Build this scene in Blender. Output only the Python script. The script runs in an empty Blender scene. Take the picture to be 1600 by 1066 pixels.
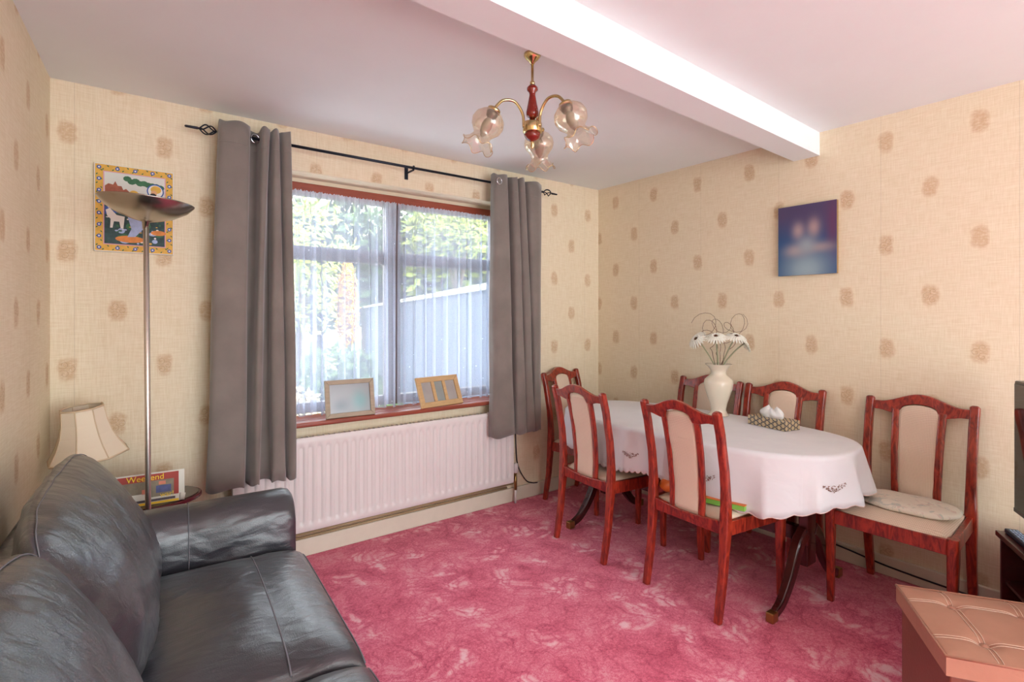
import bpy, bmesh, math, random
from math import sin, cos, pi, radians, sqrt
from mathutils import Vector, Matrix
random.seed(7)
sc = bpy.context.scene
COL = sc.collection
EYE = 1.34                     # camera height
CEIL = EYE + 1.042
YB, XR = 3.06, 3.20            # window wall, right wall
def xl(y): return -0.222 - 0.065 * (YB - y)     # left wall (slightly out of square)

# ------------------------------------------------------------------ camera
cam_d = bpy.data.cameras.new('camera'); cam = bpy.data.objects.new('camera', cam_d); COL.objects.link(cam)
cam.location = (0, 0, EYE); cam.rotation_euler = (pi/2, 0, -radians(37.0))
cam_d.sensor_width = 36; cam_d.lens = 826/1600*36; cam_d.shift_y = -39/1600
cam_d.clip_start = 0.02
sc.camera = cam
# ------------------------------------------------------------------ world, sun, lights, exposure
w = bpy.data.worlds.new('world'); sc.world = w; w.use_nodes = True
w.node_tree.nodes['Background'].inputs[0].default_value = (0.88, 0.97, 1.0, 1)
w.node_tree.nodes['Background'].inputs[1].default_value = 2.4
def area(name, loc, target, sx, sy, power, col):
    d = bpy.data.lights.new(name, 'AREA'); d.shape = 'RECTANGLE'; d.size = sx; d.size_y = sy
    d.energy = power; d.color = col
    o = bpy.data.objects.new(name, d); COL.objects.link(o); o.location = loc
    o.rotation_euler = (Vector(target) - Vector(loc)).to_track_quat('-Z', 'Y').to_euler()
    return o
sun_d = bpy.data.lights.new('sun', 'SUN'); sun_d.energy = 7.0; sun_d.angle = 0.01; sun_d.color = (1, .93, .8)
sun = bpy.data.objects.new('sun', sun_d); COL.objects.link(sun); sun.location = (8, 3, 8)
sun.rotation_euler = Vector((-0.85, 0.22, -0.75)).to_track_quat('-Z', 'Y').to_euler()
# sampling portals in the two openings (they give off no light of their own; all daylight is the sky and the sun)
for nm, loc, tgt, sx, sy in (('window_portal', (1.45, YB+.262, 1.44), (1.45, 0, 1.44), 1.70, 1.42), ('rear_portal', (1.35, -2.96, 1.19), (1.35, 0, 1.19), 2.9, 2.13)):
    area(nm, loc, tgt, sx, sy, 1, (1, 1, 1)).data.cycles.is_portal = True
sc.view_settings.view_transform = 'Standard'; sc.view_settings.look = 'None'
sc.view_settings.gamma = 1; sc.view_settings.use_curve_mapping = False
sc.view_settings.exposure = 1.86

# ------------------------------------------------------------------ node helpers
def new_mat(name):
    m = bpy.data.materials.new(name); m.use_nodes = True
    nt = m.node_tree; b = nt.nodes['Principled BSDF']
    return m, nt, b
def lin(c):
    return tuple((x/12.92 if x <= .04045 else ((x+.055)/1.055)**2.4) for x in [v/255 for v in c]) + (1,)
def mth(nt, op, a, b=None, c=None, clamp=False):
    n = nt.nodes.new('ShaderNodeMath'); n.operation = op; n.use_clamp = clamp
    for i, v in enumerate((a, b, c)):
        if v is None: continue
        if isinstance(v, (int, float)): n.inputs[i].default_value = v
        else: nt.links.new(v, n.inputs[i])
    return n.outputs[0]
def mixc(nt, f, a, b, mode='MIX'):
    n = nt.nodes.new('ShaderNodeMix'); n.data_type = 'RGBA'; n.blend_type = mode
    for k, v in ((0, f), (6, a), (7, b)):
        if isinstance(v, (int, float)): n.inputs[k].default_value = v
        elif isinstance(v, tuple): n.inputs[k].default_value = v if len(v) == 4 else v + (1,)
        else: nt.links.new(v, n.inputs[k])
    return n.outputs[2]
def noise(nt, vec, scale, detail=3, rough=.55, dist=0.0):
    n = nt.nodes.new('ShaderNodeTexNoise')
    if vec is not None: nt.links.new(vec, n.inputs['Vector'])
    n.inputs['Scale'].default_value = scale; n.inputs['Detail'].default_value = detail
    n.inputs['Roughness'].default_value = rough; n.inputs['Distortion'].default_value = dist
    return n.outputs['Fac']
def vscale(nt, vec, s):
    n = nt.nodes.new('ShaderNodeVectorMath'); n.operation = 'MULTIPLY'
    nt.links.new(vec, n.inputs[0]); n.inputs[1].default_value = s
    return n.outputs[0]
def sstep(nt, v, a, b):
    n = nt.nodes.new('ShaderNodeMapRange'); n.interpolation_type = 'SMOOTHSTEP'
    nt.links.new(v, n.inputs[0]); n.inputs[1].default_value = a; n.inputs[2].default_value = b
    return n.outputs[0]
def bump(nt, b, h, strength=.2, dist=.01):
    n = nt.nodes.new('ShaderNodeBump'); n.inputs['Strength'].default_value = strength
    n.inputs['Distance'].default_value = dist
    nt.links.new(h, n.inputs['Height']); nt.links.new(n.outputs[0], b.inputs['Normal'])
def objco(nt):
    return nt.nodes.new('ShaderNodeTexCoord').outputs['Object']
def position(nt):
    return nt.nodes.new('ShaderNodeNewGeometry').outputs['Position']
def sepxyz(nt, v):
    n = nt.nodes.new('ShaderNodeSeparateXYZ'); nt.links.new(v, n.inputs[0]); return n.outputs
MATS = {}
def simple(name, col, rough=.5, metal=0, var=.12, vs=8, bmp=0, bs=60, stretch=(1, 1, 1), sheen=0, coat=0, spec=None, trans=0, ior=1.45):
    m, nt, b = new_mat(name)
    co = vscale(nt, objco(nt), stretch)
    c = lin(col) if max(col) > 1.001 else col + (1,)
    if var:
        f = noise(nt, co, vs, 4)
        d = tuple(x*(1-var*1.6) for x in c[:3]) + (1,); l = tuple(min(1, x*(1+var)) for x in c[:3]) + (1,)
        nt.links.new(mixc(nt, f, d, l), b.inputs['Base Color'])
    else: b.inputs['Base Color'].default_value = c
    b.inputs['Roughness'].default_value = rough; b.inputs['Metallic'].default_value = metal
    b.inputs['Sheen Weight'].default_value = sheen; b.inputs['Coat Weight'].default_value = coat
    b.inputs['IOR'].default_value = ior
    if trans: b.inputs['Transmission Weight'].default_value = trans
    if spec is not None: b.inputs['Specular IOR Level'].default_value = spec
    if bmp: bump(nt, b, noise(nt, co, bs, 3), bmp, .004)
    MATS[name] = m
    return m

# wallpaper -----------------------------------------------------------------
def wallpaper(name, axis, u0, pu, z0, pz):
    m, nt, b = new_mat(name)
    p = position(nt); s = sepxyz(nt, p); u = s[axis]; z = s[2]
    linen = mth(nt, 'ADD', noise(nt, vscale(nt, p, (14, 14, 260)), 1, 2), noise(nt, vscale(nt, p, (260, 260, 14)), 1, 2))
    linen = mth(nt, 'MULTIPLY', linen, .5)
    base = mixc(nt, sstep(nt, linen, .30, .70), lin((226, 209, 177)), lin((239, 226, 201)))
    grain = noise(nt, vscale(nt, p, (60, 60, 110)), 1, 4, .7)
    total = None; lines = None
    wob = mth(nt, 'MULTIPLY', mth(nt, 'SUBTRACT', noise(nt, p, 22, 3), .5), .030)
    for ou, oz in ((0, 0), (.5, .5)):
        cu = mth(nt, 'ADD', mth(nt, 'DIVIDE', mth(nt, 'SUBTRACT', u, u0), pu), .5 + ou)
        cz = mth(nt, 'ADD', mth(nt, 'DIVIDE', mth(nt, 'SUBTRACT', z, z0), pz), .5 + oz)
        du = mth(nt, 'MULTIPLY', mth(nt, 'SUBTRACT', mth(nt, 'FRACT', cu), .5), pu)
        dz = mth(nt, 'MULTIPLY', mth(nt, 'SUBTRACT', mth(nt, 'FRACT', cz), .5), pz)
        a = mth(nt, 'POWER', mth(nt, 'ABSOLUTE', mth(nt, 'DIVIDE', mth(nt, 'ADD', du, wob), .033)), 3)
        c = mth(nt, 'POWER', mth(nt, 'ABSOLUTE', mth(nt, 'DIVIDE', mth(nt, 'ADD', dz, wob), .050)), 3)
        r3 = mth(nt, 'ADD', a, c)
        k = mth(nt, 'SUBTRACT', 1.0, sstep(nt, r3, .15, 1.7))
        total = k if total is None else mth(nt, 'MAXIMUM', total, k)
        # scroll line: two small spirals
        for (ox, oy, sg) in ((-.012, .020, 1), (.014, -.002, -1), (-.010, -.022, -1)):
            x2 = mth(nt, 'SUBTRACT', du, ox); y2 = mth(nt, 'SUBTRACT', dz, oy)
            r = mth(nt, 'SQRT', mth(nt, 'ADD', mth(nt, 'MULTIPLY', x2, x2), mth(nt, 'MULTIPLY', y2, y2)))
            th = mth(nt, 'ARCTAN2', y2, x2)
            sp = mth(nt, 'ABSOLUTE', mth(nt, 'SINE', mth(nt, 'ADD', mth(nt, 'MULTIPLY', th, .5*sg), mth(nt, 'MULTIPLY', r, 230))))
            ln = mth(nt, 'MULTIPLY', mth(nt, 'SUBTRACT', 1.0, sstep(nt, sp, .10, .26)), mth(nt, 'SUBTRACT', 1.0, sstep(nt, r, .016, .021)))
            wn = nt.nodes.new('ShaderNodeTexWhiteNoise'); wn.noise_dimensions = '2D'
            cb = nt.nodes.new('ShaderNodeCombineXYZ')
            nt.links.new(mth(nt, 'FLOOR', cu), cb.inputs[0]); nt.links.new(mth(nt, 'FLOOR', cz), cb.inputs[1])
            nt.links.new(cb.outputs[0], wn.inputs['Vector'])
            ln = mth(nt, 'MULTIPLY', ln, mth(nt, 'GREATER_THAN', wn.outputs['Value'], .45))
            lines = ln if lines is None else mth(nt, 'MAXIMUM', lines, ln)
    spot = mth(nt, 'MULTIPLY', total, sstep(nt, grain, .15, .62))
    colr = mixc(nt, mth(nt, 'MULTIPLY', spot, .58), base, lin((192, 148, 98)))
    colr = mixc(nt, mth(nt, 'MULTIPLY', lines, .42), colr, lin((140, 98, 62)))
    # paper joints every roll width
    fr = mth(nt, 'FRACT', mth(nt, 'DIVIDE', mth(nt, 'SUBTRACT', u, u0 + .29), .53))
    joint = mth(nt, 'LESS_THAN', mth(nt, 'ABSOLUTE', mth(nt, 'SUBTRACT', fr, .5)), .0022)
    colr = mixc(nt, mth(nt, 'MULTIPLY', joint, .25), colr, lin((150, 130, 100)))
    nt.links.new(colr, b.inputs['Base Color']); b.inputs['Roughness'].default_value = .75
    bump(nt, b, linen, .12, .002)
    return m
WP_B = wallpaper('wallpaper_window_wall', 0, -0.165, .36, 1.63, .526)
WP_R = wallpaper('wallpaper_side_wall', 1, 1.021, .37, 1.708, .534)
WP_L = wallpaper('wallpaper_sofa_wall', 1, 2.62, .37, 1.62, .53)
PAINT = simple('ceiling_paint', (234, 240, 242), .8, var=.03, vs=3, bmp=.08, bs=35)
REVEAL = simple('reveal_paint', (226, 214, 190), .6, var=.03)
SKIRT = simple('skirting_paint', (222, 214, 196), .45, var=.06, vs=14)
REDWOOD = simple('red_stained_wood', (150, 72, 52), .35, var=.25, vs=6, stretch=(1, 12, 12), coat=.3)
FRAME = simple('window_frame_paint', (108, 96, 96), .4, var=.05)
# carpet ------------------------------------------------------------------
CARPET, nt, b = new_mat('patterned_carpet')
p = position(nt)
warp = nt.nodes.new('ShaderNodeTexNoise'); nt.links.new(p, warp.inputs['Vector']); warp.inputs['Scale'].default_value = 4.5; warp.inputs['Detail'].default_value = 3
wv = nt.nodes.new('ShaderNodeVectorMath'); wv.operation = 'MULTIPLY_ADD'
nt.links.new(warp.outputs['Color'], wv.inputs[0]); wv.inputs[1].default_value = (.30, .30, 0); nt.links.new(p, wv.inputs[2])
def vor(scale, feat='F1'):
    n = nt.nodes.new('ShaderNodeTexVoronoi'); nt.links.new(wv.outputs[0], n.inputs['Vector']); n.inputs['Scale'].default_value = scale; n.feature = feat
    return n.outputs['Distance']
big = mth(nt, 'SUBTRACT', 1.0, sstep(nt, vor(6.0), .12, .62))
petal = mth(nt, 'SUBTRACT', 1.0, sstep(nt, vor(24.0), .15, .75))
edge = mth(nt, 'SUBTRACT', 1.0, sstep(nt, vor(6.0, 'DISTANCE_TO_EDGE'), .012, .05))
edge2 = mth(nt, 'SUBTRACT', 1.0, sstep(nt, vor(24.0, 'DISTANCE_TO_EDGE'), .02, .10))
pile = noise(nt, p, 260, 2, .8); pile2 = noise(nt, p, 90, 3, .75); mid = noise(nt, p, 5, 5, .65, .4)
f = mth(nt, 'ADD', mth(nt, 'MULTIPLY', mth(nt, 'MULTIPLY', big, petal), .34), mth(nt, 'MULTIPLY', mid, .62))
f = mth(nt, 'SUBTRACT', f, mth(nt, 'MULTIPLY', edge, .055)); f = mth(nt, 'SUBTRACT', f, mth(nt, 'MULTIPLY', edge2, .05))
f = mth(nt, 'ADD', f, mth(nt, 'MULTIPLY', mth(nt, 'SUBTRACT', pile2, .5), .55))
f = mth(nt, 'ADD', f, mth(nt, 'MULTIPLY', mth(nt, 'SUBTRACT', pile, .5), .60))
ramp = nt.nodes.new('ShaderNodeValToRGB'); nt.links.new(f, ramp.inputs[0])
ramp.color_ramp.elements[0].position = .05; ramp.color_ramp.elements[0].color = lin((180, 36, 80))
ramp.color_ramp.elements[1].position = .66; ramp.color_ramp.elements[1].color = lin((252, 200, 210))
e = ramp.color_ramp.elements.new(.32); e.color = lin((234, 108, 138))
nt.links.new(ramp.outputs[0], b.inputs['Base Color']); b.inputs['Roughness'].default_value = .95
b.inputs['Sheen Weight'].default_value = .25; b.inputs['Specular IOR Level'].default_value = .1
bump(nt, b, mth(nt, 'ADD', pile, pile2), .5, .006)

# ------------------------------------------------------------------ mesh helpers
class MB:
    def __init__(s): s.v = []; s.f = []; s.mi = []
    def add(s, v, f, mi=0):
        o = len(s.v); s.v += [tuple(x) for x in v]; s.f += [tuple(i+o for i in q) for q in f]; s.mi += [mi]*len(f); return s
    def box(s, x0, x1, y0, y1, z0, z1, mi=0):
        v = [(x, y, z) for z in (z0, z1) for y in (y0, y1) for x in (x0, x1)]
        return s.add(v, [(0, 2, 3, 1), (4, 5, 7, 6), (0, 1, 5, 4), (2, 6, 7, 3), (0, 4, 6, 2), (1, 3, 7, 5)], mi)
    def tube(s, pts, r, n=10, cap=True, sq=None):
        pts = [Vector(q) for q in pts]; rs = r if isinstance(r, (list, tuple)) else [r]*len(pts)
        rings = []; up = None
        for i, q in enumerate(pts):
            t = (pts[min(i+1, len(pts)-1)] - pts[max(i-1, 0)]).normalized()
            if up is None: up = Vector((0, 0, 1)) if abs(t.z) < .9 else Vector((0, 1, 0))
            a = t.cross(up).normalized(); up = a.cross(t).normalized()
            if sq: rings.append([q + a*(sq[0]*rs[i]*dx) + up*(sq[1]*rs[i]*dy) for dx, dy in ((.7, 1), (1, .7), (1, -.7), (.7, -1), (-.7, -1), (-1, -.7), (-1, .7), (-.7, 1))])
            else: rings.append([q + (a*cos(2*pi*k/n) + up*sin(2*pi*k/n))*rs[i] for k in range(n)])
        m = len(rings[0]); v = [x for g in rings for x in g]; f = []
        for i in range(len(rings)-1):
            for k in range(m): f.append((i*m+k, i*m+(k+1) % m, (i+1)*m+(k+1) % m, (i+1)*m+k))
        if cap: f.append(tuple(range(m-1, -1, -1))); f.append(tuple((len(rings)-1)*m+k for k in range(m)))
        return s.add(v, f)
    def lathe(s, prof, n=32, c=(0, 0), cap=True, M=None, wob=None):
        v = []; f = []
        for i, (r, z) in enumerate(prof):
            for k in range(n):
                a = 2*pi*k/n; rr = r; zz = z
                if wob: rr, zz = wob(i, a, r, z)
                v.append(Vector((c[0]+rr*cos(a), c[1]+rr*sin(a), zz)))
        if M is not None: v = [M @ x for x in v]
        for i in range(len(prof)-1):
            for k in range(n): f.append((i*n+k, i*n+(k+1) % n, (i+1)*n+(k+1) % n, (i+1)*n+k))
        if cap:
            if prof[0][0] > 1e-5: f.append(tuple(range(n-1, -1, -1)))
            if prof[-1][0] > 1e-5: f.append(tuple((len(prof)-1)*n+k for k in range(n)))
        return s.add(v, f)
    def prism(s, outline, fn0, fn1):          # outline of 2D points, fn(p)->3D for the two faces
        n = len(outline); v = [fn0(q) for q in outline] + [fn1(q) for q in outline]
        f = [tuple(range(n-1, -1, -1)), tuple(range(n, 2*n))] + [(i, (i+1) % n, n+(i+1) % n, n+i) for i in range(n)]
        return s.add(v, f)
    def build(s, name, mat, parent=None, smooth=False, bevel=0, subsurf=0, solid=0, loc=None, rot=None, seg=2):
        me = bpy.data.meshes.new(name); me.from_pydata(s.v, [], s.f)
        mats = mat if isinstance(mat, (list, tuple)) else [mat]
        for m in mats: me.materials.append(m)
        for i, q in enumerate(me.polygons): q.material_index = s.mi[i]; q.use_smooth = smooth
        bm = bmesh.new(); bm.from_mesh(me); bmesh.ops.recalc_face_normals(bm, faces=bm.faces); bm.to_mesh(me); bm.free()
        o = bpy.data.objects.new(name, me); COL.objects.link(o); o.parent = parent
        if loc: o.location = loc
        if rot: o.rotation_euler = rot
        if solid: md = o.modifiers.new('solid', 'SOLIDIFY'); md.thickness = solid; md.offset = 0
        if bevel:
            md = o.modifiers.new('bevel', 'BEVEL'); md.width = bevel; md.segments = seg; md.limit_method = 'ANGLE'; md.angle_limit = .6
            for q in me.polygons: q.use_smooth = True
            md.harden_normals = True
        if subsurf: md = o.modifiers.new('sub', 'SUBSURF'); md.levels = subsurf; md.render_levels = subsurf
        return o
def empty(name, loc=(0, 0, 0), rz=0):
    o = bpy.data.objects.new(name, None); COL.objects.link(o); o.location = loc; o.rotation_euler = (0, 0, rz); o.empty_display_size = .05
    return o
def tag(o, label, cat, group=None, kind=None):
    o['label'] = label; o['category'] = cat
    if group: o['group'] = group
    if kind: o['kind'] = kind
    return o
def struct(o, label=None, cat=None):
    o['kind'] = 'structure'
    if label: o['label'] = label
    if cat: o['category'] = cat
    return o
def copy_tree(o, parent=None):
    c = o.copy(); COL.objects.link(c); c.parent = parent
    for ch in list(o.children): copy_tree(ch, c)
    return c
def cr(pts, n=6):                                   # Catmull-Rom through points
    P = [Vector(q) for q in pts]; P = [P[0]*2-P[1]] + P + [P[-1]*2-P[-2]]; out = []
    for i in range(1, len(P)-2):
        for k in range(n):
            t = k/n; a, b_, c, d = P[i-1], P[i], P[i+1], P[i+2]
            out.append(.5*((2*b_)+(-a+c)*t+(2*a-5*b_+4*c-d)*t*t+(-a+3*b_-3*c+d)*t**3))
    out.append(P[-2]); return out
def interp(tab, x):
    for (a, fa), (b_, fb) in zip(tab, tab[1:]):
        if x <= b_: t = max(0, (x-a)/(b_-a)); t = t*t*(3-2*t)*.5 + t*.5; return fa+(fb-fa)*t
    return tab[-1][1]

# ------------------------------------------------------------------ structure
YR = -2.8
fl = MB().add([(xl(YR)-.05, YR, 0), (XR+.05, YR, 0), (XR+.05, YB+.02, 0), (xl(YB)-.05, YB+.02, 0)], [(0, 1, 2, 3)])
fl.box(xl(YR)-.05, XR+.05, YR, YB+.02, -.12, -.002)
struct(fl.build('floor', CARPET), 'pink and crimson floral patterned pile carpet', 'carpet')
struct(MB().box(-.75, XR+.25, YR, YB+.25, CEIL, CEIL+.12).build('ceiling', PAINT), 'flat off white painted ceiling', 'ceiling')
# back wall with window opening
WX0, WX1, WZ0, WZ1 = .60, 2.30, .735, 2.150
mb = MB()
mb.box(-.75, WX0, YB, YB+.25, 0, CEIL); mb.box(WX1, XR+.25, YB, YB+.25, 0, CEIL)
mb.box(WX0, WX1, YB, YB+.25, 0, WZ0); mb.box(WX0, WX1, YB, YB+.25, WZ1, CEIL)
struct(mb.build('wall_back', WP_B), 'window wall with cream wallpaper and brown spot motifs', 'wall')
struct(MB().box(XR, XR+.25, YR, YB, 0, CEIL).build('wall_right', WP_R), 'cream spotted wallpaper wall behind the dining chairs', 'wall')
mb = MB(); a0, a1 = xl(YR), xl(YB)
mb.add([(a0-.2, YR, 0), (a0, YR, 0), (a1, YB, 0), (a1-.2, YB, 0), (a0-.2, YR, CEIL), (a0, YR, CEIL), (a1, YB, CEIL), (a1-.2, YB, CEIL)],
       [(0, 1, 2, 3), (4, 7, 6, 5), (0, 4, 5, 1), (1, 5, 6, 2), (2, 6, 7, 3), (3, 7, 4, 0)])
struct(mb.build('wall_left', WP_L), 'cream spotted wallpaper wall behind the sofa', 'wall')
mb = MB(); mb.box(-.85, -.1, YR-.15, YR, 0, CEIL); mb.box(2.8, XR+.25, YR-.15, YR, 0, CEIL); mb.box(-.1, 2.8, YR-.15, YR, 0, .12); mb.box(-.1, 2.8, YR-.15, YR, 2.25, CEIL)  # opening is assumed, made wide to let in fill daylight
struct(mb.build('wall_rear', PAINT), 'plain rear wall with an assumed opening widened for fill daylight', 'wall')
# ceiling beam (runs across the room, slightly out of square)
mb = MB(); zb = EYE + .911
def by(x, y): return y - .038*(XR - x)
mb.add([(x, by(x, y), z) for z in (zb, CEIL+.01) for x, y in ((-.6, 1.345), (XR, 1.345), (XR, 1.489), (-.6, 1.489))],
       [(0, 3, 2, 1), (4, 5, 6, 7), (0, 1, 5, 4), (1, 2, 6, 5), (2, 3, 7, 6), (3, 0, 4, 7)])
struct(mb.build('ceiling_beam', PAINT), 'boxed white beam crossing the ceiling', 'beam')
# baseboards
struct(MB().box(a1, XR, YB-.018, YB, 0, .10).build('baseboard_back', SKIRT, bevel=.006), 'cream painted skirting board under the window', 'skirting')
struct(MB().box(XR-.018, XR, YR, YB-.018, 0, .10).build('baseboard_right', SKIRT, bevel=.006), 'white skirting board behind the dining chairs', 'skirting')
# window
win = empty('window_1', ((WX0+WX1)/2, YB+.2, WZ0)); struct(win, 'wide dark framed casement window behind net curtains', 'window')
def wpart(name, x0, x1, y0, y1, z0, z1, mat, bevel=.004):
    l = win.location; return MB().box(x0-l.x, x1-l.x, y0-l.y, y1-l.y, z0-l.z, z1-l.z).build(name, mat, win, bevel=bevel)
FY0, FY1 = YB+.165, YB+.225
wpart('reveal_lining', WX0, WX1, YB+.001, YB+.25, WZ1-.006, WZ1, REVEAL, 0)
wpart('reveal_lining', WX0, WX0+.006, YB+.001, YB+.25, WZ0, WZ1, REVEAL, 0); wpart('reveal_lining', WX1-.006, WX1, YB+.001, YB+.25, WZ0, WZ1, REVEAL, 0)
wpart('head_board', WX0+.006, WX1-.006, YB+.13, YB+.165, WZ1-.085, WZ1-.032, REDWOOD)
wpart('head_filler', WX0+.006, WX1-.006, YB+.150, YB+.165, WZ1-.032, WZ1-.006, REVEAL, 0)
wpart('frame_rail', WX0+.006, WX1-.006, FY0, FY1, WZ1-.095, WZ1-.006, FRAME); wpart('frame_rail', WX0+.006, WX1-.006, FY0, FY1, WZ0+.03, WZ0+.09, FRAME)
for x in (WX0+.006, WX1-.056): wpart('frame_stile', x, x+.05, FY0, FY1, WZ0+.09, WZ1-.095, FRAME)
MXC = 1.46
wpart('mullion', MXC-.05, MXC+.05, FY0, FY1, WZ0+.09, WZ1-.095, FRAME)
TZ = EYE+.375
for x0, x1 in ((WX0+.056, MXC-.05), (MXC+.05, WX1-.056)): wpart('transom', x0, x1, FY0, FY1, TZ-.04, TZ+.04, FRAME)
gm, nt, b = new_mat('window_glass')
tr = nt.nodes.new('ShaderNodeBsdfTransparent'); gl = nt.nodes.new('ShaderNodeBsdfGlossy'); gl.inputs['Roughness'].default_value = .02
mx = nt.nodes.new('ShaderNodeMixShader'); mx.inputs[0].default_value = .06
nt.links.new(tr.outputs[0], mx.inputs[1]); nt.links.new(gl.outputs[0], mx.inputs[2]); nt.links.new(mx.outputs[0], nt.nodes['Material Output'].inputs[0])
GLASS = gm
for x0, x1 in ((WX0+.056, MXC-.05), (MXC+.05, WX1-.056)):
    for z0, z1 in ((WZ0+.09, TZ-.04), (TZ+.04, WZ1-.095)): wpart('pane', x0, x1, YB+.192, YB+.198, z0, z1, GLASS, 0)
SZ = EYE - .583
wpart('sill', WX0-.03, WX1+.03, YB-.075, YB, SZ-.028, SZ, REDWOOD, .010)
wpart('sill', WX0, WX1, YB, YB+.165, SZ-.028, SZ, REDWOOD, .002)

# ------------------------------------------------------------------ outside
GREENL = simple('leaf_yellow_green', (140, 152, 52), .6, var=.35, vs=5); GREEND = simple('leaf_green', (60, 84, 40), .6, var=.35, vs=5)
BARK = simple('bark', (92, 76, 62), .8, var=.3); LAWN = simple('lawn_grass', (70, 96, 52), .9, var=.35, vs=3)
FENCE = simple('fence_shade_tone', (70, 78, 98), .7, var=.12, vs=5); CAP = simple('fence_cap_sunlit_tone', (190, 188, 180), .7, var=.06)  # dark boards and pale cap carry shade and sun in their colour
YELL = simple('leaf_golden', (196, 146, 34), .6, var=.3, vs=5); PALEF = simple('pale_blossom', (176, 168, 140), .6, var=.2)
g = MB().box(-14, 26, YB+.30, 34, -.35, -.25).build('lawn', LAWN); struct(g, 'garden lawn outside the window', 'lawn')
BOUNCE = simple('reflector_paving', (222, 224, 226), .8, var=.08, vs=2)  # slabs added out of view to bounce sunlight up to the ceiling
pv = empty('reflector', (1.5, 5.4, -.25)); struct(pv, 'added unseen light-bouncing patio directly outside the window', 'reflector')
p0_ = None
for i in range(7):
    for j in range(7):
        o = MB().box(-.345, .345, -.305, .305, 0, .03).build('reflector_slab', BOUNCE, pv, bevel=.005) if p0_ is None else p0_.copy()
        if p0_ is None: p0_ = o
        else: COL.objects.link(o)
        o.location = (-2.4+.70*i, -1.75+.62*j, .001*((i*3+j*5) % 4))
fe = empty('garden_fence', (2.65, 3.45, -.25)); tag(fe, 'tall grey board fence with a pale sunlit capping outside the window', 'fence')
fe.rotation_euler = (0, 0, math.atan2(.96, .28))
L = 13.0; n = 44
b0 = None
for i in range(n):
    x0 = i*L/n
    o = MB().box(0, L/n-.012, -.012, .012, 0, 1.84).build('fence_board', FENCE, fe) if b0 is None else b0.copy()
    if b0 is None: b0 = o
    else: COL.objects.link(o)
    o.location = (x0, 0, 0)
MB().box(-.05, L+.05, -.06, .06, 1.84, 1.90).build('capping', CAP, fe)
def plant(name, loc, rx, rz, h, mat, n, leaf, label, cat, trunk=True):
    t = empty(name, loc); tag(t, label, cat)
    mb = MB()
    for k in range(n):
        d = Vector((random.gauss(0, 1), random.gauss(0, 1), random.gauss(0, 1))).normalized()*random.random()**.4
        c = Vector((d.x*rx, d.y*rx, h + d.z*rz)); a = Vector((random.gauss(0, 1), random.gauss(0, 1), random.gauss(0, 1))).normalized()*leaf
        q = a.orthogonal().normalized()*leaf*.45
        mb.add([c-a, c+q, c+a, c-q], [(0, 1, 2, 3)])
    mb.build('foliage', mat, t)['kind'] = 'stuff'
    mb = MB()
    for k in range(5):
        a = 2*pi*k/5; mb.tube([(0, 0, 0), (.03*cos(a), .03*sin(a), h*.5), (rx*.5*cos(a), rx*.5*sin(a), h+rz*.2)], [.06*rx+.02, .04*rx+.015, .01], 6)
    mb.build('trunk', BARK, t)
def outp(px, d): lat = (px-800)/826*d; return (.602*d+.799*lat, .799*d-.602*lat)
for nm, px, d, rx, rz, h, mt, lf, lb, ct in (
    ('leafy_tree', 468, 10.5, 1.15, 1.5, 2.6, GREENL, .11, 'yellow green garden tree seen beside the wide velvet curtain', 'tree'),
    ('golden_shrub', 543, 8.6, .16, .75, 1.75, YELL, .07, 'slim golden leaved shrub seen through the net curtain', 'shrub'),
    ('dark_tree', 585, 22, 1.7, 1.4, 3.3, GREEND, .14, 'darker green tree standing beyond the garden fence', 'tree'),
    ('tall_tree', 715, 17, 1.1, 1.0, 4.3, GREENL, .14, 'tall light green tree above the fence capping', 'tree'),
    ('blossom_bush', 462, 4.9, .30, .32, .62, PALEF, .045, 'low pale blossom bush close outside the window', 'bush'),
    ('green_bush', 530, 6.4, .55, .5, .75, GREEND, .07, 'low green bush on the lawn outside the window', 'bush')):
    x, y = outp(px, d); plant(nm, (x, y, -.25), rx, rz, h, mt, 900, lf, lb, ct)

for k, (px, d, mt, lb) in enumerate(((430, 19, GREEND, 'dense dark tree behind the yellow green garden tree'), (500, 21, GREENL, 'light tree in the far row behind the golden shrub'),
        (570, 19, GREEND, 'dense dark tree in the far row left of the window mullion'), (640, 21, GREEND, 'dense dark tree in the far row just past the window mullion'),
        (705, 19, GREENL, 'light tree in the far row above the fence middle'), (775, 20, GREEND, 'dense dark tree in the far row beside the eyelet curtain'))):
    x, y = outp(px, d); plant('garden_tree', (x, y, -.25), 1.9, 2.7, 3.6, mt, 1500, .28, lb, 'tree')

# ------------------------------------------------------------------ net curtains
NET, nt, b = new_mat('net_voile')
tr = nt.nodes.new('ShaderNodeBsdfTransparent'); tl = nt.nodes.new('ShaderNodeBsdfTranslucent'); df = nt.nodes.new('ShaderNodeBsdfDiffuse')
tl.inputs[0].default_value = (.40, .45, .60, 1); df.inputs[0].default_value = (.80, .82, .88, 1)
m1 = nt.nodes.new('ShaderNodeMixShader'); m1.inputs[0].default_value = .45; nt.links.new(tl.outputs[0], m1.inputs[1]); nt.links.new(df.outputs[0], m1.inputs[2])
m2 = nt.nodes.new('ShaderNodeMixShader'); nt.links.new(tr.outputs[0], m2.inputs[1]); nt.links.new(m1.outputs[0], m2.inputs[2])
p = position(nt); vo = nt.nodes.new('ShaderNodeTexVoronoi'); nt.links.new(p, vo.inputs['Vector']); vo.inputs['Scale'].default_value = 13
dot = mth(nt, 'LESS_THAN', vo.outputs['Distance'], .06)
zz = sepxyz(nt, p)[2]; hem = sstep(nt, zz, WZ1-.17, WZ1-.08)
weave = noise(nt, vscale(nt, p, (300, 300, 300)), 1, 1)
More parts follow.
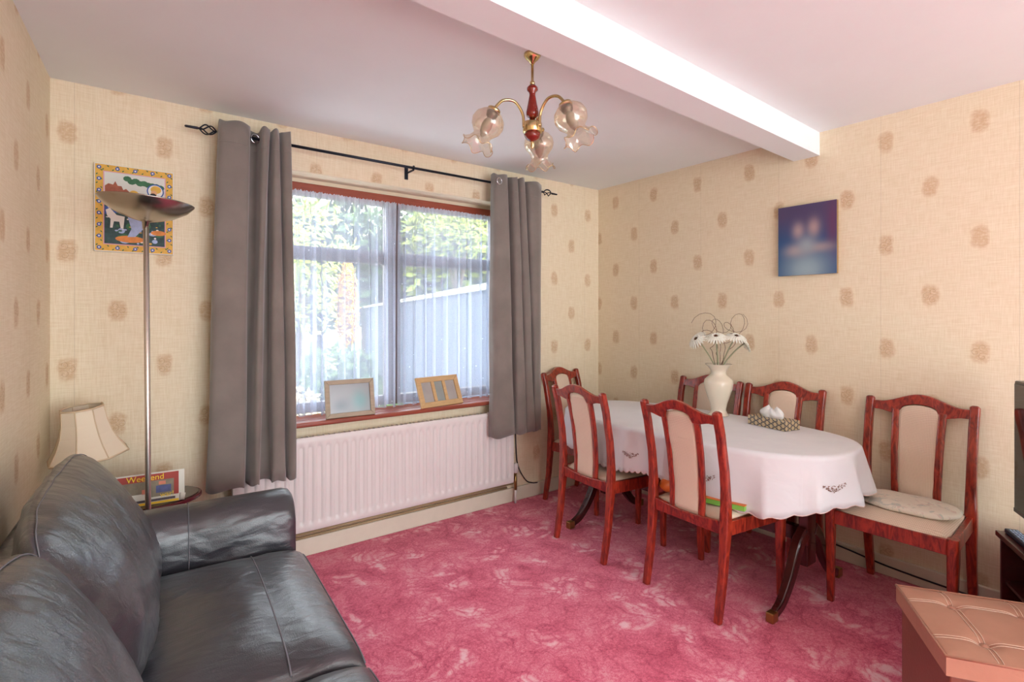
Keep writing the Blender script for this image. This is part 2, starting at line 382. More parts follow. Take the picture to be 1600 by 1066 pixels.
fac = mth(nt, 'ADD', mth(nt, "ADD", .45, mth(nt, 'MULTIPLY', mth(nt, 'SUBTRACT', weave, .5), .25)), mth(nt, 'ADD', mth(nt, 'MULTIPLY', dot, .35), mth(nt, 'MULTIPLY', hem, .25)), clamp=True)
nt.links.new(fac, m2.inputs[0]); nt.links.new(m2.outputs[0], nt.nodes['Material Output'].inputs[0])
def net(x0, x1, seed, label, skew):
    rnd = random.Random(seed); n = 420; m = 14; mb = MB(); ph = [rnd.uniform(0, 6.28) for _ in range(5)]; v = []
    zt, zb_ = WZ1-.085, SZ+.006
    for j in range(m+1):
        t = j/m; z = zt+(zb_-zt)*t
        for i in range(n+1):
            s = i/n; k_ = min(1, t*2.5); pf = s*62+ph[0]+1.6*sin(s*9+ph[1])+.8*sin(s*23+ph[3])
            x = x0+(x1-x0)*s + (.004+.011*k_)*sin(2*pf+.4)*(1 if .02 < s < .98 else 0)
            amp = .006+.019*k_
            y = YB+.100 + amp*(sin(pf)+.35*sin(s*137+ph[2]+t*.8)*(1-.4*t)) + (.004*sin(s*300) if t < .06 else 0)
            zz_ = z + (.012*sin(s*46+ph[0]+1.2)+.006*sin(s*23) if j == m else 0) + (.0 if j else .004*sin(s*310))
            v.append((x, y, max(zz_, SZ+.003)))
    f = [(j*(n+1)+i, j*(n+1)+i+1, (j+1)*(n+1)+i+1, (j+1)*(n+1)+i) for j in range(m) for i in range(n)]
    return tag(mb.add(v, f).build('net_curtain', NET, smooth=True), label, 'net curtain', 'net curtains at the window')
net(WX0+.02, 1.455, 3, 'sheer white net curtain beside the wide left drape', .0)
net(1.465, WX1-.02, 5, 'sheer white net curtain beside the eyelet drape near the corner', .0)

# ------------------------------------------------------------------ curtain pole and drapes
IRON = simple('dark_iron', (44, 48, 58), .35, metal=.8, var=.1); CHROME = simple('eyelet_chrome', (205, 205, 210), .2, metal=1, var=0)
VELVET = simple("taupe_velvet", (132, 123, 117), .85, var=.22, vs=6, bmp=.15, bs=25, sheen=.5, spec=.15)
LINING = simple('curtain_lining', (225, 222, 215), .8, var=.04)
RZ, RY = EYE+.909, 2.955
rod = empty('curtain_pole', (1.45, RY, RZ)); tag(rod, 'thin dark iron curtain pole with twisted cage finials', 'curtain pole')
MB().tube([(-1.04, 0, 0), (1.06, 0, 0)], .008, 12).build('pole', IRON, rod, True)
for sgn, xe in ((-1, -1.04), (1, 1.06)):
    mb = MB()
    for k in range(4):
        a0_ = k*pi/2; mb.tube([(xe+sgn*(.005+.075*t), .026*sin(pi*t)*cos(a0_+2.4*t), .026*sin(pi*t)*sin(a0_+2.4*t)) for t in [i/12 for i in range(13)]], .0035, 6)
    mb.tube([(xe+sgn*.078, 0, 0), (xe+sgn*.088, 0, 0), (xe+sgn*.135, 0, 0), (xe+sgn*.14, 0, 0)], [.004, .007, .006, .003], 8)
    mb.build('finial', IRON, rod, True)
for xb in (-.93, .02, .97):
    mb = MB(); mb.tube([(xb, 0, -.012), (xb, .05, -.012), (xb, YB-RY-.004, -.012)], .006, 8); mb.box(xb-.011, xb+.011, YB-RY-.008, YB-RY, -.05, .03)
    mb.tube([(xb, .012*cos(a), .012*sin(a)) for a in [pi*1.9*i/12+pi*.6 for i in range(13)]], .004, 6); mb.build('bracket', IRON, rod)
def drape(name, prof_top, prof_bot, zt, zb_, label, eyes):
    t = empty(name, (0, 0, 0)); P0 = cr([(x, y, 0) for x, y in prof_top], 8); P1 = cr([(x, y, 0) for x, y in prof_bot], 8)
    n = len(P0); m = 26; v = []
    for j in range(m+1):
        s = j/m; e = s**.8
        for i in range(n):
            q = P0[i].lerp(P1[i], e); wr = .004*sin(9*s+i*.21)*s
            v.append((q.x+wr, q.y+.004*sin(14*s+i*.13)*s, zt+(zb_-zt)*s + (.006*sin(i*.35) if j in (0, m) else 0)))
    f = [(j*n+i, j*n+i+1, (j+1)*n+i+1, (j+1)*n+i) for j in range(m) for i in range(n-1)]
    c = Vector(((P0[0].x+P0[-1].x)/2, RY, zb_)); t.location = c
    mb = MB().add([Vector(q)-c for q in v], f); mb.build('fabric_panel', VELVET, t, True, solid=.004)
    # stitched header line
    MB().tube([(v[2*n+i][0]-c.x, v[2*n+i][1]-c.y-.0028, zt-.105-c.z) for i in range(n)], .0012, 5).build('header_stitching', VELVET, t, True)
    for x, y, rz in eyes:
        mb = MB(); R, r = .021, .0045
        vv = [((R+r*cos(b_))*cos(a), r*.8*sin(b_), (R+r*cos(b_))*sin(a)) for a in [2*pi*i/24 for i in range(24)] for b_ in [2*pi*k/8 for k in range(8)]]
        ff = [(i*8+k, i*8+(k+1) % 8, ((i+1) % 24)*8+(k+1) % 8, ((i+1) % 24)*8+k) for i in range(24) for k in range(8)]
        mb.add(vv, ff).build('eyelet_ring', CHROME, t, True, loc=(x-c.x, y-c.y, RZ-c.z), rot=(0, 0, rz))
    tag(t, label, 'curtain', 'velvet curtains at the window')
    return t
yf, ybk, yb2 = RY-.055, RY+.045, RY+.016
drape('velvet_curtain',
      [(.415, 2.96), (.418, 2.915), (.45, yf), (.51, yf), (.548, 2.92), (.556, ybk), (.60, ybk+.005), (.606, yf+.01), (.628, yf), (.642, yf+.02), (.645, ybk), (.655, yf+.01), (.672, yf), (.684, yf+.02), (.688, ybk), (.70, yf+.01), (.735, yf), (.742, 2.94)],
      [(.365, 2.96), (.36, 2.91), (.40, yf-.01), (.49, yf-.01), (.52, 2.91), (.535, yb2-.01), (.55, yf+.01), (.565, yf-.02), (.588, yf), (.60, yb2), (.645, yb2-.02), (.648, yf), (.68, yf-.01), (.715, yf), (.72, yb2-.02), (.732, yf), (.765, yf-.01), (.775, 2.95)],
      RZ+.05, EYE-.85, 'wide taupe velvet curtain hanging beside the colourful wall print', [(.58, RY, .2)])
drape('velvet_curtain',
      [(2.045, 2.95), (2.05, yf+.01), (2.08, yf), (2.15, yf+.01), (2.162, ybk), (2.18, ybk-.01), (2.19, yf), (2.23, yf), (2.24, ybk), (2.255, yf), (2.30, yf+.01), (2.31, ybk), (2.33, ybk), (2.35, yf+.02), (2.43, yf+.025), (2.49, 2.95)],
      [(2.025, 2.95), (2.035, yf), (2.09, yf-.015), (2.20, yf), (2.215, yb2-.02), (2.235, yb2-.03), (2.245, yf), (2.31, yf), (2.32, yb2-.02), (2.335, yf+.01), (2.385, yf), (2.395, yb2-.02), (2.41, yb2-.03), (2.42, yf+.02), (2.45, yf+.02), (2.472, 2.94)],
      RZ+.05, EYE-.82, 'taupe velvet curtain with chrome eyelet hanging beside the corner chair', [(2.075, yf-.006, .12)])

# ------------------------------------------------------------------ radiator
RADW = simple('radiator_enamel', (226, 219, 217), .35, var=.03); BRASS = simple('aged_brass', (170, 140, 86), .3, metal=.9, var=.15); COPPER = simple('painted_pipe', (172, 150, 112), .5, var=.2)
rd = empty('radiator', (1.38, 2.99, .16)); tag(rd, 'long white fluted panel radiator under the window sill', 'radiator')
RX0, RX1, RH = -.90, .88, .515
v = []; nf = 36; ns = nf*8
def flute(x, z):
    s = (x-RX0-.02)/(RX1-RX0-.04)*nf; fr = s-math.floor(s)
    if s < 0 or s > nf: return 0
    k = max(0, min(1, (.5-abs(fr-.5))*2*1.9-.45)); e = max(0, min(1, (z-.035)/.03)) * max(0, min(1, (RH-.035-z)/.03))
    return .011*(k*k*(3-2*k))*e
zs = [0, .012, .03, .04, .05, .06, .075, .15, RH/2, RH-.15, RH-.075, RH-.06, RH-.05, RH-.04, RH-.03, RH-.012, RH]
xs = [RX0+(RX1-RX0)*i/ns for i in range(ns+1)]
for z in zs:
    for x in xs:
        ed = 0 if (.006 < z < RH-.006) else .006
        v.append((x, -.012+ed+flute(x, z), z))
W = len(xs); f = [(j*W+i, j*W+i+1, (j+1)*W+i+1, (j+1)*W+i) for j in range(len(zs)-1) for i in range(W-1)]
mb = MB().add(v, f); mb.build('front_panel', RADW, rd, True)
mb = MB(); mb.box(RX0, RX1, -.004, .035, 0, RH-.004); mb.build('panel_body', RADW, rd, bevel=.004)
mb = MB()
for i in range(60):
    x = RX0+.02+(RX1-RX0-.04)*i/59; mb.box(x, x+.004, -.004, .034, RH-.003, RH+.001)
mb.build('top_grille', RADW, rd)['kind'] = 'stuff'
mb = MB(); mb.tube([(RX1+.002, .01, .045), (RX1+.03, .01, .045)], .010, 10); mb.tube([(RX1+.032, .01, -.06), (RX1+.032, .01, .06)], .011, 10); mb.build('valve_body', BRASS, rd, True)
MB().lathe([(.012, .06), (.019, .065), (.02, .10), (.017, .125), (.008, .13)], 16, (RX1+.032, .01)).build('valve_cap', RADW, rd, True)
mb = MB(); mb.tube([(RX1+.032, .01, -.05), (RX1+.032, .012, -.155)], .008, 8); mb.build('pipe_tail', RADW, rd, True)
mb = MB(); mb.tube([(RX1+.03, .035, -.020), (0, .035, -.022), (RX0, .035, -.024)], .0075, 8); mb.build('heating_pipe', COPPER, rd, True)
mb = MB(); mb.tube([(RX1-.02, .045, -.045), (0, .045, -.047), (RX0, .045, -.049)], .0075, 8); mb.build('heating_pipe', COPPER, rd, True)
for x in (RX0+.3, RX1-.33): MB().box(x, x+.03, .035, .066, .1, .45).build('wall_bracket', RADW, rd)

# ------------------------------------------------------------------ dining chairs
MAHOG, nt, b = new_mat('mahogany')
co = vscale(nt, objco(nt), (9, 9, 2.2)); gr = noise(nt, co, 5, 6, .6, 1.2)
nt.links.new(mixc(nt, sstep(nt, gr, .3, .7), lin((100, 22, 16)), lin((176, 60, 38))), b.inputs['Base Color'])
b.inputs['Roughness'].default_value = .28; b.inputs['Coat Weight'].default_value = .4; b.inputs['Coat Roughness'].default_value = .15
WEAVE, nt, b = new_mat('diamond_weave_fabric')
s = sepxyz(nt, objco(nt)); uu = s[1]; vv_ = mth(nt, 'ADD', s[2], s[0])
d1 = mth(nt, 'SINE', mth(nt, 'MULTIPLY', mth(nt, 'ADD', uu, vv_), 520)); d2 = mth(nt, 'SINE', mth(nt, 'MULTIPLY', mth(nt, 'SUBTRACT', uu, vv_), 520))
dm = mth(nt, 'MULTIPLY', d1, d2)
nt.links.new(mixc(nt, sstep(nt, dm, -.5, .5), lin((214, 188, 164)), lin((234, 214, 194))), b.inputs['Base Color']); b.inputs['Roughness'].default_value = .85
bump(nt, b, dm, .25, .002)
BX = [(0, -.240), (.2, -.205), (.40, -.188), (.52, -.184), (.66, -.196), (.80, -.222), (.95, -.258)]
def bx(z): return interp(BX, z)
def make_chair():
    t = empty('dining_chair')
    H = .925
    for sy in (-1, 1):
        zs_ = [0, .1, .2, .3, .38, .44, .5, .58, .66, .74, .82, .89, H-.008, H]
        yy = lambda z: sy*(.205+.004*(z/.9))
        rr = lambda z: (1.0 if z < H-.005 else .55)*(.0165+.004*math.exp(-((z-.42)/.12)**2)-.002*(z < .1))
        MB().tube([(bx(z), yy(z), z) for z in zs_], [rr(z) for z in zs_], sq=(1.0, 1.12)).build('back_post', MAHOG, t, True, bevel=.003)
        MB().tube([(.212, sy*.225, 0), (.208, sy*.226, .2), (.205, sy*.228, .34), (.205, sy*.228, .437)], [.014, .017, .02, .02], sq=(1, 1)).build('front_leg', MAHOG, t, True, bevel=.003)
        y0, y1 = sy*.205, sy*.228                                   # side rail
        mb = MB(); mb.add([(x, y+o, z) for z in (.368, .432) for (x, y) in ((-.185, y0), (.20, y1)) for o in (-.011, .011)], [(0, 1, 3, 2), (4, 6, 7, 5), (0, 4, 5, 1), (2, 3, 7, 6), (0, 2, 6, 4), (1, 5, 7, 3)])
        mb.build('side_rail', MAHOG, t, bevel=.003)
        zz_ = [.415, .5, .6, .7, .8, .872]                           # inner slat of the back
        MB().tube([(bx(z), sy*(.082+.012*max(0, (z-.42)/.45)), z) for z in zz_], .0155, sq=(.62, 1)).build('back_slat', MAHOG, t, True, bevel=.002)
    MB().box(.196, .216, -.21, .21, .366, .430).build('front_rail', MAHOG, t, bevel=.004)
    out = [(-.19, .372)] + [(-.19+.38*i/10, .432-.010*sin(pi*i/10)) for i in range(11)] + [(.19, .372)]
    cx = lambda y: bx(.41)-.016*cos(y/.2*pi/2)*1.0
    MB().prism(out, lambda q: (cx(q[0])-.010, q[0], q[1]), lambda q: (cx(q[0])+.010, q[0], q[1])).build('back_rail', MAHOG, t, bevel=.003)
    top = []; N = 28
    for i in range(N+1):
        y = -.192+.384*i/N; q = abs(y)/.192
        top.append((y, .905+.046*(cos(pi*min(1, q*1.12))*.5+.5)))
    bot = []
    for i in range(N+1):
        y = .192-.384*i/N; a = abs(y)
        if a < .080: z = .868+.036*sqrt(max(0, 1-(a/.080)**2))
        elif a < .110: z = .852
        else: z = .852+.012*min(1, (a-.110)/.05)
        bot.append((y, z))
    # crest as quads between top and bottom lines, bowed backwards
    v = []; f = []
    for i in range(N+1):
        y, zt = top[i]; zb_ = bot[N-i][1]; bow = -.014*cos(y/.2*pi/2)
        for dx in (-.012, .012):
            v.append((bx(zb_)+bow*0.6+dx, y, zb_)); v.append((bx(zt)+bow+dx, y, zt))
    for i in range(N):
        a = i*4; c = a+4
        f += [(a, a+1, c+1, c), (a+2, c+2, c+3, a+3), (a+1, a+3, c+3, c+1), (a, c, c+2, a+2)]
    f += [(0, 2, 3, 1), (N*4, N*4+1, N*4+3, N*4+2)]
    MB().add(v, f).build('crest_rail', MAHOG, t, bevel=.004)
    # upholstered splat
    v = []; f = []; rows = 16; cols = 10
    for side in (-1, 1):
        for j in range(rows+1):
            for i in range(cols+1):
                s_ = -1+2*i/cols; z0 = .418; ztop = .862+.038*sqrt(max(0, 1-s_*s_)); z = z0+(ztop-z0)*j/rows
                hw = .070+.012*max(0, (z-.42)/.45)
                v.append((bx(z)+side*(.005+.007*(1-s_**4)), s_*hw, z))
    M_ = (rows+1)*(cols+1)
    for sd in (0, 1):
        for j in range(rows):
            for i in range(cols):
                a = sd*M_+j*(cols+1)+i; f.append((a, a+1, a+cols+2, a+cols+1))
    bd = [i for i in range(cols+1)] + [j*(cols+1)+cols for j in range(1, rows+1)] + [rows*(cols+1)+i for i in range(cols-1, -1, -1)] + [j*(cols+1) for j in range(rows-1, 0, -1)]
    for a, c in zip(bd, bd[1:]+bd[:1]): f.append((a, c, c+M_, a+M_))
    MB().add(v, f).build('back_splat', WEAVE, t, True)
    # drop-in seat
    v = []; f = []; n = 14
    for j in range(n+1):
        for i in range(n+1):
            a = -1+2*i/n; c = -1+2*j/n
            x = -.172+.372*(i/n); hw = .192+.018*(i/n); y = c*hw
            e = max(abs(a), abs(c)); z = .433+.024*(1-e**6)+.004*(1-e*e)
            if c**2*a**2 > .6: x *= .985; y *= .985
            v.append((x + (.012*(1-c*c) if i == n else 0), y, z))
    f = [(j*(n+1)+i, j*(n+1)+i+1, (j+1)*(n+1)+i+1, (j+1)*(n+1)+i) for j in range(n) for i in range(n)]
    k = len(v); v += [(x, y, .420) for x, y, z in v]
    bd = [i for i in range(n+1)] + [j*(n+1)+n for j in range(1, n+1)] + [n*(n+1)+i for i in range(n-1, -1, -1)] + [j*(n+1) for j in range(n-1, 0, -1)]
    for a, c in zip(bd, bd[1:]+bd[:1]): f.append((a, c, c+k, a+k))
    MB().add(v, f).build('seat', WEAVE, t, True)
    return t
chairs = [((2.770, 2.750), -78, 'mahogany dining chair in the far corner beside the velvet curtain'),
          ((2.365, 2.170), -4, 'mahogany dining chair with its back to the room, nearer the window'),
          ((2.354, 1.487), -4, 'mahogany dining chair with its back to the room, a green edged book on its seat'),
          ((2.915, 2.010), 180, 'mahogany dining chair against the wall directly behind the cream vase'),
          ((2.915, 1.515), 183, 'mahogany dining chair against the wall behind the tissue box'),
          ((2.915, .865), 181, 'mahogany dining chair standing free of the table with an oval pale cushion')]
ch0 = make_chair(); CH = []
for i, ((x, y), a, lb) in enumerate(chairs):
    o = ch0 if i == 0 else copy_tree(ch0)
    o.location = (x, y, 0); o.rotation_euler = (0, 0, radians(a)); tag(o, lb, 'chair', 'dining chairs round the oval table'); CH.append(o)
def floral(name, base, c1, c2, sc_):
    m, nt, b = new_mat(name); p_ = objco(nt)
    n1 = noise(nt, p_, sc_, 3, .6, 1.5); n2 = noise(nt, vscale(nt, p_, (1.3, .8, 1)), sc_*1.4, 3, .6, 2)
    c = mixc(nt, sstep(nt, n1, .56, .62), lin(base), lin(c1)); c = mixc(nt, sstep(nt, n2, .60, .66), c, lin(c2))
    nt.links.new(c, b.inputs['Base Color']); b.inputs['Roughness'].default_value = .85; return m
FLOR1 = floral('faded_floral_cotton', (228, 220, 204), (196, 198, 186), (216, 196, 184), 14)
FLOR2 = floral('blue_floral_cotton', (226, 222, 212), (120, 146, 150), (150, 150, 140), 22)
def pad(name, mat, chair, lx, ly, ax, ay, th, label, z=.4615, sup=3.0, rot=0):
    n = 40; mb = MB(); v = []; f = []
    prof = [(0.0, 1), (.5, 1), (.8, .93), (.93, .72), (1.0, .42), (.985, .15), (.93, 0), (0.0, 0)]
    for r, h in prof:
        for k in range(n):
            a = 2*pi*k/n; c, s_ = cos(a), sin(a); q = (abs(c)**sup+abs(s_)**sup)**(-1/sup)
            v.append((ax*r*c*q, ay*r*s_*q, th*h*(1+.10*sin(3*a+1)*r)+.0015*sin(7*a)*r))
    for i in range(len(prof)-1):
        for k in range(n): f.append((i*n+k, i*n+(k+1) % n, (i+1)*n+(k+1) % n, (i+1)*n+k))
    a = chair.rotation_euler.z; p_ = Vector(chair.location)+Vector((lx*cos(a)-ly*sin(a), lx*sin(a)+ly*cos(a), z))
    o = mb.add(v, f).build(name, mat, None, True); o.location = p_; o.rotation_euler = (0, 0, a+rot)
    return tag(o, label, 'cushion')
pad('seat_pad', FLOR1, CH[5], -.015, .015, .135, .195, .032, 'oval faded floral seat pad on the free standing chair', sup=2.4)
pad('seat_pad', FLOR2, CH[0], .0, 0, .16, .185, .030, 'blue and white floral seat pad on the corner chair')
PURP = floral('purple_crochet', (96, 40, 120), (150, 60, 130), (70, 30, 110), 30); PINKW = floral('pink_crochet', (214, 180, 200), (160, 80, 140), (226, 206, 214), 26)
# crochet cushion on chair B
cb = empty('crochet_cushion', (2.43, 2.17, .4615), radians(-4)); tag(cb, 'purple and pink crochet cushion on the chair nearer the window', 'cushion')
MB().lathe([(0, .058), (.07, .056), (.12, .045), (.15, .028), (.155, .014), (.14, .002), (0, 0)], 32).build('cushion_body', PINKW, cb, True)
mb = MB(); n = 60
v = []; f = []
for k in range(n):
    a = 2*pi*k/n; w_ = .012*(k % 2)
    v += [(.145*cos(a), .145*sin(a), .030), ((.172+w_)*cos(a), (.172+w_)*sin(a), .016+.012*(k % 2))]
f = [(2*k, 2*k+1, 2*((k+1) % n)+1, 2*((k+1) % n)) for k in range(n)]
mb.add(v, f).build('crochet_frill', PURP, cb, False, solid=.008)
# book on chair C
ORANGE = simple('orange_cover', (226, 118, 48), .45, var=.08); LIME = simple('lime_green_edge', (132, 196, 84), .5, var=.05); WHITE = simple('white_paper', (238, 238, 236), .7, var=.03)
bk = empty('book', (2.325, 1.405, .4635), radians(12)); tag(bk, 'flat orange book with lime green edge lying on a chair seat', 'book')
MB().box(-.10, .10, -.125, .125, 0, .024).build('page_block', LIME, bk, bevel=.002)
MB().box(-.103, .103, -.128, .128, .024, .027).build('cover', ORANGE, bk, bevel=.001)
MB().box(-.02, .03, -.1285, -.1255, .006, .020).build('spine_sticker', WHITE, bk)
o = MB().lathe([(0, 0), (.05, .002), (.07, .02), (.06, .045), (.03, .06), (.0, .065)], 18, wob=lambda i, a, r, z: (r*(1+.14*sin(3*a+i)), z+.004*sin(4*a))).build('orange_pouch', ORANGE, None, True)
o.location = (2.25, 1.63, .4625); tag(o, 'crumpled orange pouch on the chair seat beside the flat book', 'pouch')

# ------------------------------------------------------------------ dining table and cloth
TX, TY, TA, TB, TZT = 2.640, 1.82, .405, .845, EYE-.605
dt = empty('dining_table', (TX, TY, 0)); tag(dt, 'oval twin pedestal dining table of dark mahogany under a white cloth', 'dining table')
DARKM = simple('dark_mahogany', (66, 22, 20), .25, var=.3, vs=5, stretch=(3, 3, 12), coat=.4)
def sup(a, A, B, e=2.7):
    c, s_ = cos(a), sin(a); q = (abs(c/A)**e+abs(s_/B)**e)**(-1/e); return (q*c, q*s_)
N = 96
MB().prism([sup(2*pi*k/N, TA, TB) for k in range(N)], lambda q: (q[0], q[1], TZT-.032), lambda q: (q[0], q[1], TZT-.006)).build('tabletop', DARKM, dt, bevel=.006)
MB().box(-.26, .26, -.62, .62, TZT-.09, TZT-.034).build('apron', DARKM, dt, bevel=.004)
for yy in (2.445-TY, 1.165-TY):
    MB().box(-.046, .046, yy-.022, yy+.022, .16, TZT-.09).build('pedestal_board', DARKM, dt, bevel=.008)
    for sx in (-1, 1):
        pth = cr([(sx*.04, yy, .32), (sx*.10, yy, .27), (sx*.17, yy, .15), (sx*.25, yy, .06), (sx*.315, yy, .028)], 5)
        MB().tube(pth, [.034-.014*i/(len(pth)-1) for i in range(len(pth))], sq=(.75, 1)).build('sabre_foot', DARKM, dt, True, bevel=.003)
        MB().box(sx*.335-.024, sx*.335+.024, yy-.018, yy+.018, 0, .045).build('brass_cap', BRASS, dt, bevel=.006)
MB().box(-.02, .02, 1.165-TY+.02, 2.445-TY-.02, .26, .33).build('stretcher', DARKM, dt, bevel=.004)
CLOTH, nt, b = new_mat('white_cloth')
p_ = objco(nt); s = sepxyz(nt, p_)
cl1 = mth(nt, 'LESS_THAN', mth(nt, 'ABSOLUTE', mth(nt, 'SUBTRACT', mth(nt, 'FRACT', mth(nt, 'DIVIDE', s[1], .30)), .5)), .012)
nt.links.new(mixc(nt, noise(nt, p_, 7, 3), lin((214, 213, 218)), lin((228, 227, 229))), b.inputs['Base Color']); b.inputs['Roughness'].default_value = .7
b.inputs['Sheen Weight'].default_value = .2
bump(nt, b, mth(nt, 'ADD', mth(nt, 'MULTIPLY', cl1, .6), noise(nt, p_, 6, 3, .5, .6)), .5, .012)
tc = empty('tablecloth', (TX, TY, TZT)); tag(tc, 'white scalloped cloth with brown sprig embroidery draped over the oval table', 'tablecloth')
N = 360; v = [(0, 0, 0)]; f = []
rings = [.3, .6, .85, .95, .985]
def skirt(a, t):                                   # t: 0 rim .. 1 hem
    x, y = sup(a, TA, TB); nx, ny = x/TA**2, y/TB**2; l = sqrt(nx*nx+ny*ny); nx /= l; ny /= l
    end = max(0, (abs(y)/TB-.55)/.45)
    wv_ = (.6*(1-2*abs(sin(14*a+.6))**.7)+.4*sin(19*a+2))*(.004+.040*end)
    fl_ = .004+.004*t+.034*end*t
    drop = .222+.016*sin(5*a+1)+.05*math.exp(-((a-4.22)/.25)**2)-.03*math.exp(-((a-5.2)/.6)**2)
    off = .006+fl_+wv_*t
    return (x+nx*off, y+ny*off, -.006-drop*t)
for r in rings:
    for k in range(N): x, y = sup(2*pi*k/N, TA, TB); v.append((x*r, y*r, 0))
R0 = len(rings)
skT = [0.02, .08, .2, .35, .5, .65, .8, .92, 1.0]
for k in range(N): x, y = sup(2*pi*k/N, TA, TB); v.append((x*1.002, y*1.002, -.0015))
for t in skT:
    for k in range(N):
        a = 2*pi*k/N; q = Vector(skirt(a, t))
        if t == 1.0: q.z -= .013*abs(sin(a*34))
        v.append(q)
f = [(0, 1+k, 1+(k+1) % N) for k in range(N)]
for i in range(R0+len(skT)):
    for k in range(N): f.append((1+i*N+k, 1+i*N+(k+1) % N, 1+(i+1)*N+(k+1) % N, 1+(i+1)*N+k))
MB().add(v, f).build('cloth', CLOTH, tc, True, solid=.002)
THREAD = simple('brown_thread', (132, 92, 78), .8, var=.1); HEM = simple('pink_hem_thread', (226, 196, 188), .8, var=.05)
mb = MB(); mb.tube([Vector(skirt(2*pi*k/N, 1))-Vector((0, 0, .013*abs(sin(2*pi*k/N*34)))) for k in range(N+1)], .0022, 5, cap=False); mb.build('scalloped_hem', HEM, tc, True)
def sprig(a0, size=1.0):
    mb = MB()
    def put(du, dv, ru, rv, rot):
        x, y, z = skirt(a0, .6); e = .002
        p1 = Vector(skirt(a0+e, .6))-Vector((x, y, z)); ll = p1.length/e
        pts = []
        for k in range(8):
            th = 2*pi*k/8; uu_ = ru*cos(th)*cos(rot)-rv*sin(th)*sin(rot)+du; vv__ = ru*cos(th)*sin(rot)+rv*sin(th)*cos(rot)+dv
            t = min(.97, max(.03, .6-vv__*size/.24)); q = Vector(skirt(a0+uu_*size/ll, t)); qx = Vector((q.x, q.y, 0)); out = qx.normalized()
            pts.append(q+out*.003)
        mb.add(pts, [tuple(range(8))])
    rs = random.Random(int(a0*100))
    for k in range(26): s_ = -1+2*k/25; put(.052*s_, .020*abs(s_)**1.5-.010+.004*sin(5*s_), .0026, .0006, .6*s_)
    for k in range(70):
        s_ = rs.uniform(-1, 1); w_ = .016*(1-.55*abs(s_))
        put(.055*s_, .020*abs(s_)**1.5-.010+rs.uniform(-w_, w_), .0034, .0015, rs.uniform(-1.5, 1.5))
    for k in range(10): put(.012*cos(k*2.4)*sqrt(k/10), -.018+.010*sin(k*2.4)*sqrt(k/10), .0022, .0021, 0)
    mb.build('embroidered_sprig', THREAD, tc, False)
for ang in (2.2, 2.98, 3.88, 4.53, 5.6, .6, 1.45): sprig(ang, 1.0)

# ------------------------------------------------------------------ things on the table
CREAM = simple('cream_ceramic', (226, 216, 196), .22, var=.03, coat=.3)
VX, VY = 2.935, 1.81
o = MB().lathe([(.0, 0), (.058, 0), (.062, .006), (.050, .016), (.042, .035), (.050, .075), (.066, .12), (.080, .165), (.085, .195), (.080, .218), (.060, .236), (.046, .248), (.043, .262), (.048, .280), (.062, .298), (.076, .309), (.078, .312), (.072, .309), (.055, .292), (.038, .262), (.0, .25)], 48).build('vase', CREAM, None, True)
o.location = (VX, VY, TZT+.002); tag(o, 'tall cream ceramic baluster vase on the white tablecloth', 'vase')
PETAL = simple('white_petal', (244, 244, 232), .6, var=.05); STEM = simple('pale_green_stem', (150, 152, 120), .6, var=.1); EYEC = simple('flower_eye', (86, 62, 40), .7, var=.3); TWIG = simple('curly_twig_bark', (120, 84, 66), .7, var=.2)
VT = TZT+.314
def cam_off(r_, d_): return (.799*r_+.602*d_, -.602*r_+.799*d_)
for i, (r_, d_, h, tilt, lb) in enumerate(((-.135, -.01, .150, -.75, 'white gerbera leaning out to the far left of the vase'), (-.035, -.05, .165, -.1, 'white gerbera with dark eye left of centre in the vase'),
                                           (.09, -.04, .165, .3, 'white gerbera with dark eye right of centre in the vase'), (.165, .02, .125, .85, 'white gerbera drooping at the right side of the vase'))):
    dx, dy = cam_off(r_, d_); t = empty('gerbera', (VX, VY, VT-.06)); tag(t, lb, 'flower', 'white gerberas in the vase')
    top = Vector((dx, dy, h+.06)); ax = (Vector((dx, dy, 0))*(2.2 if abs(tilt) > .5 else .6) + Vector((-.72, -.45, 0))*.12 + Vector((0, 0, .26))).normalized()
    MB().tube(cr([(dx*.08, dy*.08, 0), (dx*.22, dy*.22, .06), (dx*.62, dy*.62, .06+h*.6), top], 6), .0042, 8).build('stem', STEM, t, True)
    Q = Matrix.Translation(top) @ ax.to_track_quat('Z', 'Y').to_matrix().to_4x4()
    mb = MB()
    for ring, (n_, rl, zz_) in enumerate(((22, .068, -.004), (20, .060, .002), (16, .042, .008))):
        for k in range(n_):
            a = 2*pi*(k+.5*ring)/n_; ca, sa = cos(a), sin(a); wv2 = .0048
            pts = [(.008, 0, zz_), (rl*.55, wv2, zz_+.006), (rl*.9, wv2*.8, zz_-.002), (rl, 0, zz_-.007), (rl*.9, -wv2*.8, zz_-.002), (rl*.55, -wv2, zz_+.006)]
            mb.add([Q @ Vector((x*ca-y*sa, x*sa+y*ca, z)) for x, y, z in pts], [(0, 1, 2, 3, 4, 5)])
    mb.build('petals', PETAL, t)
    MB().lathe([(0, .016), (.007, .015), (.011, .011), (.012, .004), (0, .002)], 14, M=Q).build('flower_eye', EYEC, t, True)
